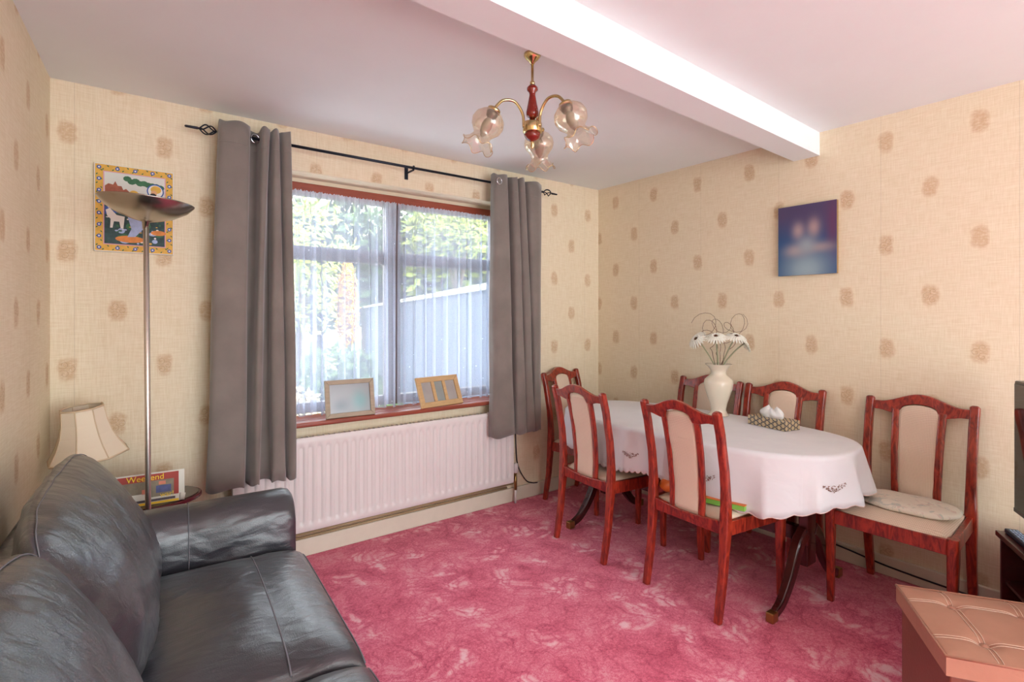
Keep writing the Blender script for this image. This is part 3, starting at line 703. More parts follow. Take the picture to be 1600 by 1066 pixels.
for i, (r0, lb) in enumerate(((-.09, 'short curly twig tangled behind the leftmost gerbera'), (.14, 'thin curly twig bending outward over the drooping gerbera'), (-.05, 'loose curly twig looping above the left gerberas'), (.01, 'curly twig rising between the gerberas'), (.10, 'fine curly twig arching over the right gerbera'))):
    rnd = random.Random(20+i); pts = []
    for k in range(46):
        s_ = k/45; c = .052*max(0, s_-.35)*2
        r_ = r0*s_+c*cos(s_*22+i); d_ = .02*sin(s_*7+i)+c*.6*sin(s_*19); dx, dy = cam_off(r_, d_)
        pts.append((dx, dy, -.06+.31*min(1, s_*1.15)-(.03 if i == 2 else 0)*s_ + c*sin(s_*22+i)))
    o = MB().tube(pts, [.0021-.0009*k/45 for k in range(46)], 5).build('curly_twig', TWIG, None, True); o.location = (VX, VY, VT); tag(o, lb, 'twig', 'curly twigs in the vase')
BOXM, nt, b = new_mat('lattice_card')
s = sepxyz(nt, objco(nt)); lt = None
for ang in (0, pi/3, 2*pi/3):
    for uu_ in (mth(nt, 'ADD', s[0], s[1]),):
        q = mth(nt, 'ADD', mth(nt, 'MULTIPLY', uu_, cos(ang)), mth(nt, 'MULTIPLY', s[2], sin(ang)))
        k = mth(nt, 'LESS_THAN', mth(nt, 'ABSOLUTE', mth(nt, 'SUBTRACT', mth(nt, 'FRACT', mth(nt, 'DIVIDE', q, .024)), .5)), .085)
        lt = k if lt is None else mth(nt, 'MAXIMUM', lt, k)
nt.links.new(mixc(nt, lt, lin((196, 176, 138)), lin((58, 62, 74))), b.inputs['Base Color']); b.inputs['Roughness'].default_value = .4
tb = empty('tissue_box', (2.872, 1.445, TZT+.002), radians(77.7)); tag(tb, 'gold tissue box with dark lattice pattern and a tissue pulled up', 'tissue box')
MB().box(-.117, .117, -.058, .058, 0, .050).build('carton', BOXM, tb, bevel=.002)
mb = MB(); n = 30; v = []
for j in range(7):
    t = j/6
    for k in range(n):
        a = 2*pi*k/n; r = .020+.034*sin(pi*min(1, .25+t*.75))*(1+.28*sin(3*a+2*t)+.15*sin(7*a+t*3)); v.append((r*1.25*cos(a), r*.55*sin(a), .050+.052*t+.010*sin(2*a+1)*t+.006*sin(5*a)*t))
v.append((.004, 0, .085)); f = [(j*n+k, j*n+(k+1) % n, (j+1)*n+(k+1) % n, (j+1)*n+k) for j in range(6) for k in range(n)] + [(6*n+k, 6*n+(k+1) % n, 7*n) for k in range(n)]
mb.add(v, f).build('tissue', WHITE, tb, True)

# ------------------------------------------------------------------ chandelier
POLB = simple('polished_brass', (214, 190, 140), .18, metal=1, var=.05); REDW = simple('red_lacquer_wood', (136, 36, 26), .15, var=.3, vs=14, coat=.6)
SMOKE, nt, b = new_mat('amber_glass')
tr = nt.nodes.new('ShaderNodeBsdfTransparent'); tr.inputs[0].default_value = (.95, .88, .78, 1); gl = nt.nodes.new('ShaderNodeBsdfGlossy'); gl.inputs['Roughness'].default_value = .05; gl.inputs[0].default_value = (1, .95, .88, 1)
dfu = nt.nodes.new('ShaderNodeBsdfDiffuse'); dfu.inputs[0].default_value = (.85, .74, .6, 1)
lw = nt.nodes.new('ShaderNodeLayerWeight'); lw.inputs[0].default_value = .35
m1 = nt.nodes.new('ShaderNodeMixShader'); nt.links.new(mth(nt, 'ADD', mth(nt, 'MULTIPLY', lw.outputs['Facing'], .55), .08), m1.inputs[0]); nt.links.new(tr.outputs[0], m1.inputs[1]); nt.links.new(gl.outputs[0], m1.inputs[2])
m2 = nt.nodes.new('ShaderNodeMixShader'); m2.inputs[0].default_value = .07; nt.links.new(m1.outputs[0], m2.inputs[1]); nt.links.new(dfu.outputs[0], m2.inputs[2]); nt.links.new(m2.outputs[0], nt.nodes['Material Output'].inputs[0])
BULB = simple('frosted_bulb', (150, 144, 136), .4, var=.02); LACE = simple('pierced_gallery', (120, 112, 100), .35, metal=.7, var=.3, vs=60)
cx, cy = 1.329, 1.629
cd = empty('chandelier', (cx, cy, EYE)); tag(cd, 'three arm brass and red wood chandelier with ruffled amber glass shades', 'chandelier')
MB().lathe([(0, 1.042), (.034, 1.042), (.034, 1.034), (.024, 1.020), (.012, 1.010), (.006, 1.0)], 28).build('ceiling_rose', POLB, cd, True)
MB().lathe([(.0055, 1.01), (.0055, .935), (.010, .930), (.010, .922), (.006, .918)], 14).build('drop_rod', POLB, cd, True)
MB().lathe([(0, .920), (.012, .918), (.022, .906), (.022, .897), (.013, .888), (.012, .878), (.018, .845), (.025, .810), (.024, .795), (.014, .788), (0, .786)], 24).build('turned_column', REDW, cd, True)
MB().lathe([(.012, .790), (.012, .775), (.036, .768), (.038, .764), (.038, .730), (.034, .726), (0, .726)], 28).build('hub', POLB, cd, True)
MB().lathe([(.030, .727), (.034, .720), (.026, .704), (.012, .696), (0, .695)], 24).build('lower_bowl', REDW, cd, True)
MB().lathe([(.005, .697), (.010, .690), (.006, .684), (.009, .674), (.0, .662)], 14).build('finial', POLB, cd, True)
for th in (79, -41, 199):
    a = radians(th); dx, dy = cos(a)*.799+sin(a)*.602, -cos(a)*.602+sin(a)*.799
    pth = cr([(dx*.036, dy*.036, .745), (dx*.042, dy*.042, .80), (dx*.075, dy*.075, .842), (dx*.12, dy*.12, .842), (dx*.150, dy*.150, .815), (dx*.160, dy*.160, .795)], 6)
    MB().tube(pth, .0058, 10).build('arm', POLB, cd, True)
    axd = Vector((dx*.42, dy*.42, -.91)).normalized(); Q = Matrix.Translation((dx*.160, dy*.160, .797)) @ axd.to_track_quat('Z', 'Y').to_matrix().to_4x4()
    MB().lathe([(.008, -.012), (.026, -.004), (.028, .004), (.022, .010)], 22, M=Q).build('shade_cap', POLB, cd, True)
    prof = [(.020, .006), (.042, .016), (.059, .036), (.064, .058), (.058, .080), (.044, .098), (.036, .110), (.036, .120), (.044, .138), (.056, .152), (.062, .157)]
    def ruf(i, a_, r, z):
        k = max(0, (i-7)/3); return (r*(1+.10*k*sin(6*a_)), z+.010*k*cos(6*a_))
    sh = MB().lathe(prof, 48, cap=False, M=Q, wob=ruf).build('glass_shade', SMOKE, cd, True)
    MB().tube([Q @ Vector((r*cos(a_), r*sin(a_), z)) for a_ in [2*pi*k/96 for k in range(97)] for r, z in (ruf(10, a_, .062, .157),)], .0012, 5, cap=False).build('shade_rim', POLB, sh, True)
    MB().lathe([(.018, .010), (.024, .014), (.020, .028), (.013, .034), (.013, .040)], 22, M=Q).build('lamp_holder', LACE, cd, True)
    MB().lathe([(.011, .036), (.019, .054), (.021, .072), (.016, .098), (.006, .116), (0, .119)], 20, M=Q).build('candle_bulb', BULB, cd, True)

# ------------------------------------------------------------------ sofa
LEATH, nt, b = new_mat('black_leather')
p_ = position(nt)
wr = noise(nt, vscale(nt, p_, (3.0, 4.5, 6.5)), 1.5, 2, .45, .25); cre = noise(nt, vscale(nt, p_, (9, 26, 20)), 1, 2, .5, .5)
vo = nt.nodes.new('ShaderNodeTexVoronoi'); nt.links.new(p_, vo.inputs['Vector']); vo.inputs['Scale'].default_value = 300
nt.links.new(mixc(nt, wr, lin((40, 40, 46)), lin((62, 62, 70))), b.inputs['Base Color'])
b.inputs['Roughness'].default_value = .36; b.inputs['Specular IOR Level'].default_value = .9
b.inputs['Coat Weight'].default_value = .35; b.inputs['Coat Roughness'].default_value = .28
bump(nt, b, mth(nt, 'ADD', mth(nt, 'ADD', mth(nt, 'MULTIPLY', wr, 3.4), mth(nt, 'MULTIPLY', cre, .75)), mth(nt, 'MULTIPLY', vo.outputs['Distance'], .05)), .42, .018)
SEAM = simple('grey_stitching', (120, 120, 128), .6, var=.1)
sf = empty('leather_sofa', (.0855, 1.422, 0), radians(-3.7)); tag(sf, 'glossy black leather sofa with puffy cushions along the wall', 'sofa')
def sp(v): return [Vector(q)-Vector((.15, 1.42, 0)) for q in v]
def sbox(name, x0, x1, y0, y1, z0, z1, bev, seg=4):
    v = sp([(x, y, z) for z in (z0, z1) for y in (y0, y1) for x in (x0, x1)])
    return MB().add(v, [(0, 2, 3, 1), (4, 5, 7, 6), (0, 1, 5, 4), (2, 6, 7, 3), (0, 4, 6, 2), (1, 3, 7, 5)]).build(name, LEATH, sf, bevel=bev, seg=seg)
sbox('base_frame', -.20, .57, .50, 2.32, .06, .27, .02)
sbox('back_frame', -.215, -.09, .50, 2.32, .06, .74, .03)
for y0, y1 in ((2.315, 2.535), (.285, .505)):
    # arm: rounded roll profile extruded along X
    prof = [(y0+.01, .05), (y0, .20), (y0, .46), (y0+.012, .535), (y0+.05, .585), (y0+.11, .602), (y0+.17, .585), (y1-.012, .535), (y1, .46), (y1, .20), (y1-.01, .05)]
    P = cr([(0, a, z) for a, z in prof], 3); v = []; n = len(P); ym = (y0+y1)/2
    for x, s_ in ((-.215, .93), (-.20, 1), (.0, 1), (.22, 1.0), (.232, .985), (.244, 1.0), (.50, 1), (.575, 1), (.60, .97), (.612, .90)):
        for q in P: v.append((x, ym+(q.y-ym)*s_, .05+(q.z-.05)*(1-(1-s_)*.45)))
    m = 10; f = [(j*n+i, j*n+i+1, (j+1)*n+i+1, (j+1)*n+i) for j in range(m-1) for i in range(n-1)] + [tuple(range(n)), tuple((m-1)*n+i for i in range(n-1, -1, -1))] + [(j*n+n-1, j*n, (j+1)*n, (j+1)*n+n-1) for j in range(m-1)]
    ar = MB().add(sp(v), f).build('arm', LEATH, sf, True)
    MB().tube(sp([(.232, ym+(q.y-ym)*1.003, q.z+.001) for q in P]), .0018, 5).build('arm_seam', SEAM, ar, True)
for y0, y1, b0_, b1_ in ((1.475, 2.315, 1.425, 2.315), (.505, 1.465, .505, 1.43)):
    # seat cushion: puffed block
    nx, ny = 20, 26; v = []; f = []; ym, hy = (y0+y1)/2, (y1-y0)/2
    def seatp(a, c, top):
        x = -.05+.685*(a+1)/2; y = ym+hy*c; e = max(abs(a)**8, abs(c)**10)
        edge = (1-abs(a)**7)*(1-abs(c)**9); puff = .030*(1-a*a)*(1-c*c)
        dip = -.012*math.exp(-((a-.42)/.05)**2)
        z = .345+(.068*edge**.45+puff+dip*(1-c**8) if top else -.055*edge**.4)
        return (x, y*1, z)
    for top in (1, 0):
        for j in range(ny+1):
            for i in range(nx+1):
                a = sin((-1+2*i/nx)*pi/2); c = sin((-1+2*j/ny)*pi/2); v.append(seatp(a, c, top))
    K = (nx+1)*(ny+1)
    for s_ in (0, 1):
        for j in range(ny):
            for i in range(nx): q = s_*K+j*(nx+1)+i; f.append((q, q+1, q+nx+2, q+nx+1))
    se = MB().add(sp(v), f).build('seat_cushion', LEATH, sf, True)
    MB().tube(sp([Vector(seatp(.42, c, 1))+Vector((0, 0, .0055)) for c in [-.97+1.94*k/40 for k in range(41)]]), .0028, 6).build('seat_piping', SEAM, se, True)
    MB().tube(sp([Vector(seatp(.985, c, 1))+Vector((.004, 0, -.004)) for c in [-.98+1.96*k/40 for k in range(41)]]), .0022, 6).build('front_seam', SEAM, se, True)
    # back cushion: pillow with a ridge seam
    ym, hy = (b0_+b1_)/2, (b1_-b0_)/2
    prof = cr([(-.105, .905), (-.045, .875), (.035, .80), (.105, .69), (.145, .575), (.135, .47), (.075, .415), (-.03, .40), (-.12, .44), (-.165, .56), (-.165, .70), (-.150, .82), (-.125, .885), (-.105, .905)] if False else
              [(-.105, .905, 0), (-.045, .878, 0), (.035, .80, 0), (.105, .69, 0), (.145, .575, 0), (.135, .47, 0), (.075, .412, 0), (-.03, .40, 0), (-.10, .44, 0), (-.14, .56, 0), (-.145, .70, 0), (-.142, .82, 0), (-.125, .885, 0), (-.105, .905, 0)], 5)[:-1]
    n = len(prof); m = 40; v = []; cxm, czm = -.02, .64
    for j in range(m+1):
        c = sin((-1+2*j/m)*pi/2); s_ = (1-abs(c)**3.2)**.42 if abs(c) < 1 else 0
        for i, q in enumerate(prof):
            wob_ = 1+.022*sin(c*9+i*.5)+.014*sin(c*21+i*.9)-.045*max(0, sin(c*4.2+i*.42))**6-.03*max(0, sin(c*7-i*.33+1))**8
            kx = .12+.88*s_; kz = .62+.38*s_**.6
            v.append((cxm-.03*(1-s_)+(q.x-cxm+.03*(1-s_))*kx*wob_, ym+hy*1.0*c, czm-.02+(q.y-czm+.02)*kz))
    f = [(j*n+i, j*n+(i+1) % n, (j+1)*n+(i+1) % n, (j+1)*n+i) for j in range(m) for i in range(n)] + [tuple(range(n)), tuple(m*n+i for i in range(n-1, -1, -1))]
    bc = MB().add(sp(v), f).build('back_cushion', LEATH, sf, True)
    MB().tube(sp([Vector(v[j*n+1])+Vector((.002, 0, .002)) for j in range(2, m-1)]), .0014, 6).build('ridge_seam', SEAM, bc, True)
for x in (-.15, .52):
    for y in (.40, 2.42): MB().lathe([(.022, .0), (.028, .06)], 14, (x-.15, y-1.42)).build('foot', IRON, sf)

# ------------------------------------------------------------------ floor lamp, side table, table lamp, newspaper
STEEL = simple('brushed_steel', (222, 216, 208), .42, metal=1, var=.06, stretch=(1, 1, 20)); STEELD = simple('lamp_bowl_steel', (176, 168, 158), .25, metal=1, var=.04)
fx, fy = .117, 2.665
lp = empty('floor_lamp', (fx, fy, 0)); tag(lp, 'brushed steel uplighter floor lamp standing behind the sofa arm', 'floor lamp')
MB().lathe([(0, 0), (.115, 0), (.118, .008), (.10, .018), (.02, .026), (0, .026)], 36).build('base', STEEL, lp, True)
MB().tube([(0, 0, .02), (-.004, 0, .9), (-.010, 0, 1.735)], .0105, 14).build('pole', STEEL, lp, True)
Q = Matrix.Translation((-.010, 0, 1.735)) @ Matrix.Rotation(radians(3), 4, 'Y') @ Matrix.Rotation(radians(1), 4, 'X')
MB().lathe([(.010, -.035), (.014, -.005), (.05, .004), (.10, .022), (.145, .050), (.168, .076), (.170, .080), (.166, .079), (.142, .055), (.098, .028), (.05, .011), (0, .008)], 56, M=Q).build('uplighter_bowl', STEELD, lp, True)
WALN = simple('dark_walnut', (84, 68, 62), .3, var=.2, coat=.3); WINE = simple('wine_edge', (104, 20, 34), .25, var=.1, coat=.4)
st = empty('side_table', (.055, 2.855, 0)); tag(st, 'small oval dark wood side table in the corner behind the sofa', 'side table')
STZ = EYE-.808
MB().prism([(.275*cos(2*pi*k/48), .175*sin(2*pi*k/48)) for k in range(48)], lambda q: (q[0], q[1], STZ-.022), lambda q: (q[0], q[1], STZ-.004)).build('edge_band', WINE, st, bevel=.005)
MB().prism([(.262*cos(2*pi*k/48), .162*sin(2*pi*k/48)) for k in range(48)], lambda q: (q[0], q[1], STZ-.006), lambda q: (q[0], q[1], STZ)).build('tabletop', WALN, st)
MB().lathe([(.05, .045), (.022, .07), (.018, .25), (.028, .34), (.02, .42), (.05, STZ-.022)], 20).build('pedestal', WALN, st, True)
for k in range(3):
    a = 2*pi*k/3+pi/2; MB().tube(cr([(0, 0, .06), (.06*cos(a), .06*sin(a), .055), (.13*cos(a), .13*sin(a), .014)], 5), .013, sq=(1, 1)).build('foot', WALN, st, True)
SHADE, nt, b = new_mat('cream_lamp_fabric')
b.inputs['Base Color'].default_value = lin((232, 216, 192)); b.inputs['Roughness'].default_value = .8; b.inputs['Subsurface Weight'].default_value = 0
bump(nt, b, noise(nt, vscale(nt, objco(nt), (1, 1, 1)), 220, 2), .1, .002)
TRIM = simple('shade_braid', (214, 190, 158), .7, var=.08); LPB = simple('lamp_base_ceramic', (206, 190, 164), .3, var=.06)
tl_ = empty('table_lamp', (-.082, 2.835, STZ), radians(12)); tag(tl_, 'cream panelled bell shade table lamp in the corner by the sofa', 'table lamp')
MB().lathe([(0, 0), (.05, 0), (.05, .008), (.03, .02), (.045, .07), (.05, .11), (.03, .16), (.012, .18), (.010, .26)], 28).build('lamp_base', LPB, tl_, True)
TILT = Matrix.Translation((0, 0, .225)) @ Matrix.Rotation(radians(-7), 4, 'Y') @ Matrix.Rotation(radians(3), 4, 'X')
prof = [(.140, .0), (.133, .012), (.110, .050), (.092, .095), (.080, .145), (.074, .205)]; NS = 8
def pan(k): return 2*pi*k/NS+.3
SQ = lambda k: 1.0 if k % 2 else 1.0
v = []; f = []
for r, z in prof:
    for k in range(NS): v.append(TILT @ Vector((r*cos(pan(k)), r*.92*sin(pan(k)), z)))
for k in range(NS):
    vv__ = [v[i*NS+k] for i in range(len(prof))]+[v[i*NS+(k+1) % NS] for i in range(len(prof))]; n = len(prof)
    MB().add(vv__, [(i, n+i, n+i+1, i+1) for i in range(n-1)]).build('shade_panel', SHADE, tl_, False, solid=.002)
    MB().tube([v[i*NS+k] for i in range(n)], .0028, 6).build('panel_braid', TRIM, tl_, True)
for i in (0, n-1): MB().tube([v[i*NS+k % NS] for k in range(NS+1)], .004, 6).build('rim_braid', TRIM, tl_, True)
MB().tube([TILT @ Vector((-.072, 0, .195)), TILT @ Vector((.072, 0, .195))], .002, 6).build('shade_carrier', BRASS, tl_, True)
# newspaper
NP = simple('newsprint', (226, 222, 212), .7, var=.05); NPR = simple('masthead_red', (168, 62, 52), .6, var=.2); NPY = simple('headline_yellow', (244, 206, 48), .6, var=.04); NPG = simple('photo_grey_green', (140, 128, 108), .6, var=.35, vs=30); NPB = simple('photo_blue', (84, 92, 140), .6, var=.4, vs=40); NPK = simple('photo_skin', (214, 130, 104), .6, var=.2); NPD = simple('small_print', (96, 88, 96), .6, var=.5, vs=120)
npp = empty('newspaper', (.125, 2.735, STZ+.001), radians(-4)); tag(npp, 'folded colour newspaper propped upright on the side table', 'newspaper')
LEAN = Matrix.Rotation(radians(-14), 4, 'X')
def nbox(name, x0, x1, z0, z1, y, mat, th=.0006):
    v = [LEAN @ Vector((x, yy, z)) for z in (z0, z1) for yy in (y, y+th) for x in (x0, x1)]
    return MB().add(v, [(0, 2, 3, 1), (4, 5, 7, 6), (0, 1, 5, 4), (2, 6, 7, 3), (0, 4, 6, 2), (1, 3, 7, 5)]).build(name, mat, npp)
nbox('front_page', -.155, .105, 0, .128, -.001, NP, .002)
nbox('back_page', -.15, .125, 0, .132, .007, NP, .002)
MB().tube([LEAN @ Vector((.112, .010, .002)), LEAN @ Vector((.118, .010, .03))], .012, 12).build('page_fold', NP, npp, True)
nbox('masthead_band', -.153, .103, .098, .126, -.0018, NPR); nbox('photo_block', -.153, .085, .030, .098, -.0018, NPG); nbox('photo_margin', .085, .103, .030, .098, -.0018, NPR)
nbox('photo_shirt', .02, .075, .045, .075, -.0024, NPB); nbox('photo_face', -.03, -.01, .045, .065, -.0024, NPK); nbox('photo_face', .03, .055, .078, .092, -.0024, NPK); nbox('photo_shirt', -.10, .0, .024, .048, -.0024, NP)
nbox('print_lines', -.13, .09, .012, .022, -.0024, NPD); nbox('yellow_strip', -.153, .103, .001, .010, -.0024, NPY)
def text(body, size, x, z, mat, parent, M, y=-.0034, name='lettering', rotx=pi/2):
    c = bpy.data.curves.new(name, 'FONT'); c.body = body; c.size = size; c.extrude = .0003; c.materials.append(mat)
    o = bpy.data.objects.new(name, c); COL.objects.link(o); o.parent = parent
    me = bpy.data.meshes.new_from_object(o); bpy.data.objects.remove(o); o = bpy.data.objects.new(name, me); COL.objects.link(o); o.parent = parent
    o.matrix_local = M @ Matrix.Translation((x, y, z)) @ Matrix.Rotation(rotx, 4, 'X'); return o
text('Weekend', .034, -.085, .101, NPY, npp, LEAN); text('war!', .028, .035, .026, NPY, npp, LEAN)

# ------------------------------------------------------------------ pictures on the walls
def pic_box(parent, name, x0, x1, z0, z1, y, th, mat, bevel=0): return MB().box(x0, x1, y-th, y, z0, z1).build(name, mat, parent, bevel=bevel)
wp = empty('wall_print', (.081, YB-.001, EYE+.495)); tag(wp, 'colourful devotional print with yellow floral border on the window wall', 'picture')
PY = simple('print_yellow', (226, 176, 72), .55, var=.2, vs=60); PG = simple('print_leaf_green', (58, 112, 74), .55, var=.5, vs=45); PW = simple('print_white', (232, 228, 222), .55, var=.05); PBL = simple('print_blue', (62, 92, 168), .55, var=.2, vs=60)
PRB = simple('print_brick_red', (168, 92, 66), .55, var=.35, vs=60); PSK = simple('print_sky', (216, 214, 208), .55, var=.08); PGD = simple('print_dark_green', (48, 78, 78), .55, var=.6, vs=55); PK = simple('print_dark', (44, 40, 44), .55, var=.2); PPK = simple('print_pink_line', (214, 158, 178), .55, var=.05); POR = simple('print_orange', (226, 140, 66), .55, var=.25, vs=40); PSN = simple('print_skin', (222, 168, 122), .55, var=.1); PLB = simple('print_pale_blue', (170, 184, 222), .55, var=.2, vs=50)
pic_box(wp, 'canvas', -.152, .152, -.20, .20, 0, .020, PW, .002)
pic_box(wp, 'border', -.148, .148, -.196, .196, -.020, .0008, PY)
pic_box(wp, 'inner_line', -.119, .119, -.167, .167, -.0208, .0005, PPK); pic_box(wp, 'sky', -.115, .115, -.163, .163, -.0213, .0004, PSK)
def poly(name, pts, y, mat): return MB().prism(pts, lambda q: (q[0], y, q[1]), lambda q: (q[0], y-.0005, q[1])).build(name, mat, wp)
def ell(cx_, cz_, a, b_, n=24): return [(cx_+a*cos(2*pi*k/n), cz_+b_*sin(2*pi*k/n)) for k in range(n)]
poly('green_ground', [(-.115, -.163), (.115, -.163), (.115, .0), (.06, .02), (.0, .0), (-.05, .035), (-.115, .04)], -.0217, PGD)
poly('palace', [(-.113, .052), (-.02, .052), (-.02, .08), (-.035, .095), (-.045, .088), (-.052, .105), (-.066, .105), (-.075, .125), (-.083, .108), (-.10, .112), (-.113, .1)], -.0222, PRB)
poly('river', [(-.113, .005), (-.113, -.03), (-.07, -.02), (-.03, .012), (-.06, .016)], -.0222, PBL)
rl = random.Random(3)
for k in range(9): poly('tree_leaf', ell(-.03+.016*k, .142-.01*abs(sin(k*1.7))-.002*k, .016, .013, 9), -.0222-.0001*(k % 3), PG)
for k in range(12): poly('bush', ell(rl.uniform(-.10, .10), rl.uniform(-.15, -.06), rl.uniform(.010, .02), rl.uniform(.008, .016), 9), -.0222-.0001*(k % 4), PG if k % 3 else PLB)
for k in range(46): poly('foliage_speck', ell(rl.uniform(-.108, .108), rl.uniform(-.158, .03), rl.uniform(.003, .008), rl.uniform(.002, .006), 7), -.0225-.00005*(k % 3), (PG, PLB, PW, PY, PG)[k % 5])
for k in range(7): poly('palace_arch', [(-.110+.012*k, .056), (-.103+.012*k, .056), (-.103+.012*k, .070), (-.1065+.012*k, .075), (-.110+.012*k, .070)], -.0226, PK if k % 2 else PW)
poly('rock', ell(-.02, -.138, .055, .016), -.0228, POR); poly('rock', ell(.09, -.10, .03, .012), -.0228, POR)
poly('halo', ell(.078, .098, .034, .034), -.0226, PBL); poly('halo', ell(.078, .098, .029, .029), -.0230, PW); poly('turban', ell(.080, .106, .021, .018), -.0236, PY)
poly('face', ell(.072, .088, .012, .014), -.0238, PSN); poly('beard', ell(.069, .077, .013, .011), -.0241, PK)
poly('turban', ell(-.005, .075, .018, .016), -.0234, PY); poly('face', ell(-.012, .062, .010, .011), -.0236, PSN)
poly('robe', [(.03, .05), (.10, .06), (.11, .0), (.06, -.03), (.0, -.05), (-.03, -.03), (-.01, .02)], -.0232, PY)
poly('trousers', [(-.03, -.03), (.03, -.035), (.05, -.06), (.0, -.125), (-.03, -.128), (-.015, -.09)], -.0235, PLB)
poly('horse', [(-.11, -.01), (-.095, -.0), (-.07, -.03), (-.04, -.035), (-.045, -.09), (-.055, -.09), (-.06, -.06), (-.08, -.06), (-.085, -.09), (-.094, -.09), (-.092, -.05), (-.105, -.035)], -.0230, PW)
r0_ = None
for k in range(5):
    for zz_ in (-.182, .182):
        xx_ = -.134+.067*k
        o = MB().prism(ell(0, 0, .0085, .0085, 12), lambda q: (q[0], 0, q[1]), lambda q: (q[0], -.0012, q[1])).build('rosette', PBL, wp) if r0_ is None else r0_.copy()
        if r0_ is None: r0_ = o
        else: COL.objects.link(o)
        o.location = (xx_, -.0206, zz_)
for k in range(1, 7):
    for xx_ in (-.134, .134): o = r0_.copy(); COL.objects.link(o); o.location = (xx_, -.0206, -.182+.364*k/7)
d0_ = None
for o_ in [q for q in wp.children if q.name.startswith('rosette')]:
    d = MB().prism(ell(0, 0, .0038, .0038, 8), lambda q: (q[0], 0, q[1]), lambda q: (q[0], -.0006, q[1])).build('rosette_eye', PW, wp) if d0_ is None else d0_.copy()
    if d0_ is None: d0_ = d
    else: COL.objects.link(d)
    d.location = (o_.location.x, -.0219, o_.location.z)
l0_ = None
for k in range(64):
    s_ = k % 32; side = k//32; pos = s_/32
    o = MB().prism([(-.006, 0), (0, .003), (.006, 0), (0, -.003)], lambda q: (q[0], 0, q[1]), lambda q: (q[0], -.0008, q[1])).build('border_leaf', PG, wp) if l0_ is None else l0_.copy()
    if l0_ is None: l0_ = o
    else: COL.objects.link(o)
    sgn = 1 if k % 2 else -1
    if s_ < 18: o.location = ((-.134 if side else .134)+.008*sgn, -.0207, -.17+.34*s_/17)
    else: o.location = (-.12+.24*(s_-18)/13, -.0207, (.182 if side else -.182)+.008*sgn)
    o.rotation_euler = (0, sgn*.8, 0)
CANV, nt, b = new_mat('blurred_couple_photo')
s = sepxyz(nt, objco(nt)); x_, z_ = s[1], s[2]
def blob(cx_, cz_, sx_, sz_):
    a = mth(nt, 'POWER', mth(nt, 'DIVIDE', mth(nt, 'SUBTRACT', x_, cx_), sx_), 2); c = mth(nt, 'POWER', mth(nt, 'DIVIDE', mth(nt, 'SUBTRACT', z_, cz_), sz_), 2)
    return mth(nt, 'EXPONENT', mth(nt, 'MULTIPLY', mth(nt, 'ADD', a, c), -1))
c = mixc(nt, sstep(nt, z_, -.05, .17), lin((34, 78, 128)), lin((78, 66, 104)))
c = mixc(nt, mth(nt, 'MULTIPLY', blob(-.14, .05, .035, .15), .7), c, lin((112, 52, 90)))
for bb, colr, k in (((.0, -.17, .12, .10), (150, 172, 182), 1.0), ((.045, .055, .032, .045), (176, 150, 152), .95), ((-.04, .065, .032, .05), (178, 150, 150), .95), ((.06, -.06, .06, .035), (176, 160, 158), .8), ((-.07, -.05, .075, .028), (170, 152, 150), .8), ((.0, -.03, .05, .05), (160, 170, 178), .8)):
    c = mixc(nt, mth(nt, 'MULTIPLY', blob(*bb), k, clamp=True), c, lin(colr))
nt.links.new(c, b.inputs['Base Color']); b.inputs['Roughness'].default_value = .4
EDGE = simple('canvas_edge', (150, 122, 78), .6, var=.1)
cp = empty('canvas_print', (XR-.001, 1.407, EYE+.440)); tag(cp, 'soft focus blue canvas print of a couple on the side wall', 'picture')
MB().box(-.022, 0, -.160, .160, -.203, .203).build('stretcher_frame', EDGE, cp, bevel=.002)
MB().box(-.0235, -.022, -.160, .160, -.203, .203).build('printed_canvas', CANV, cp)

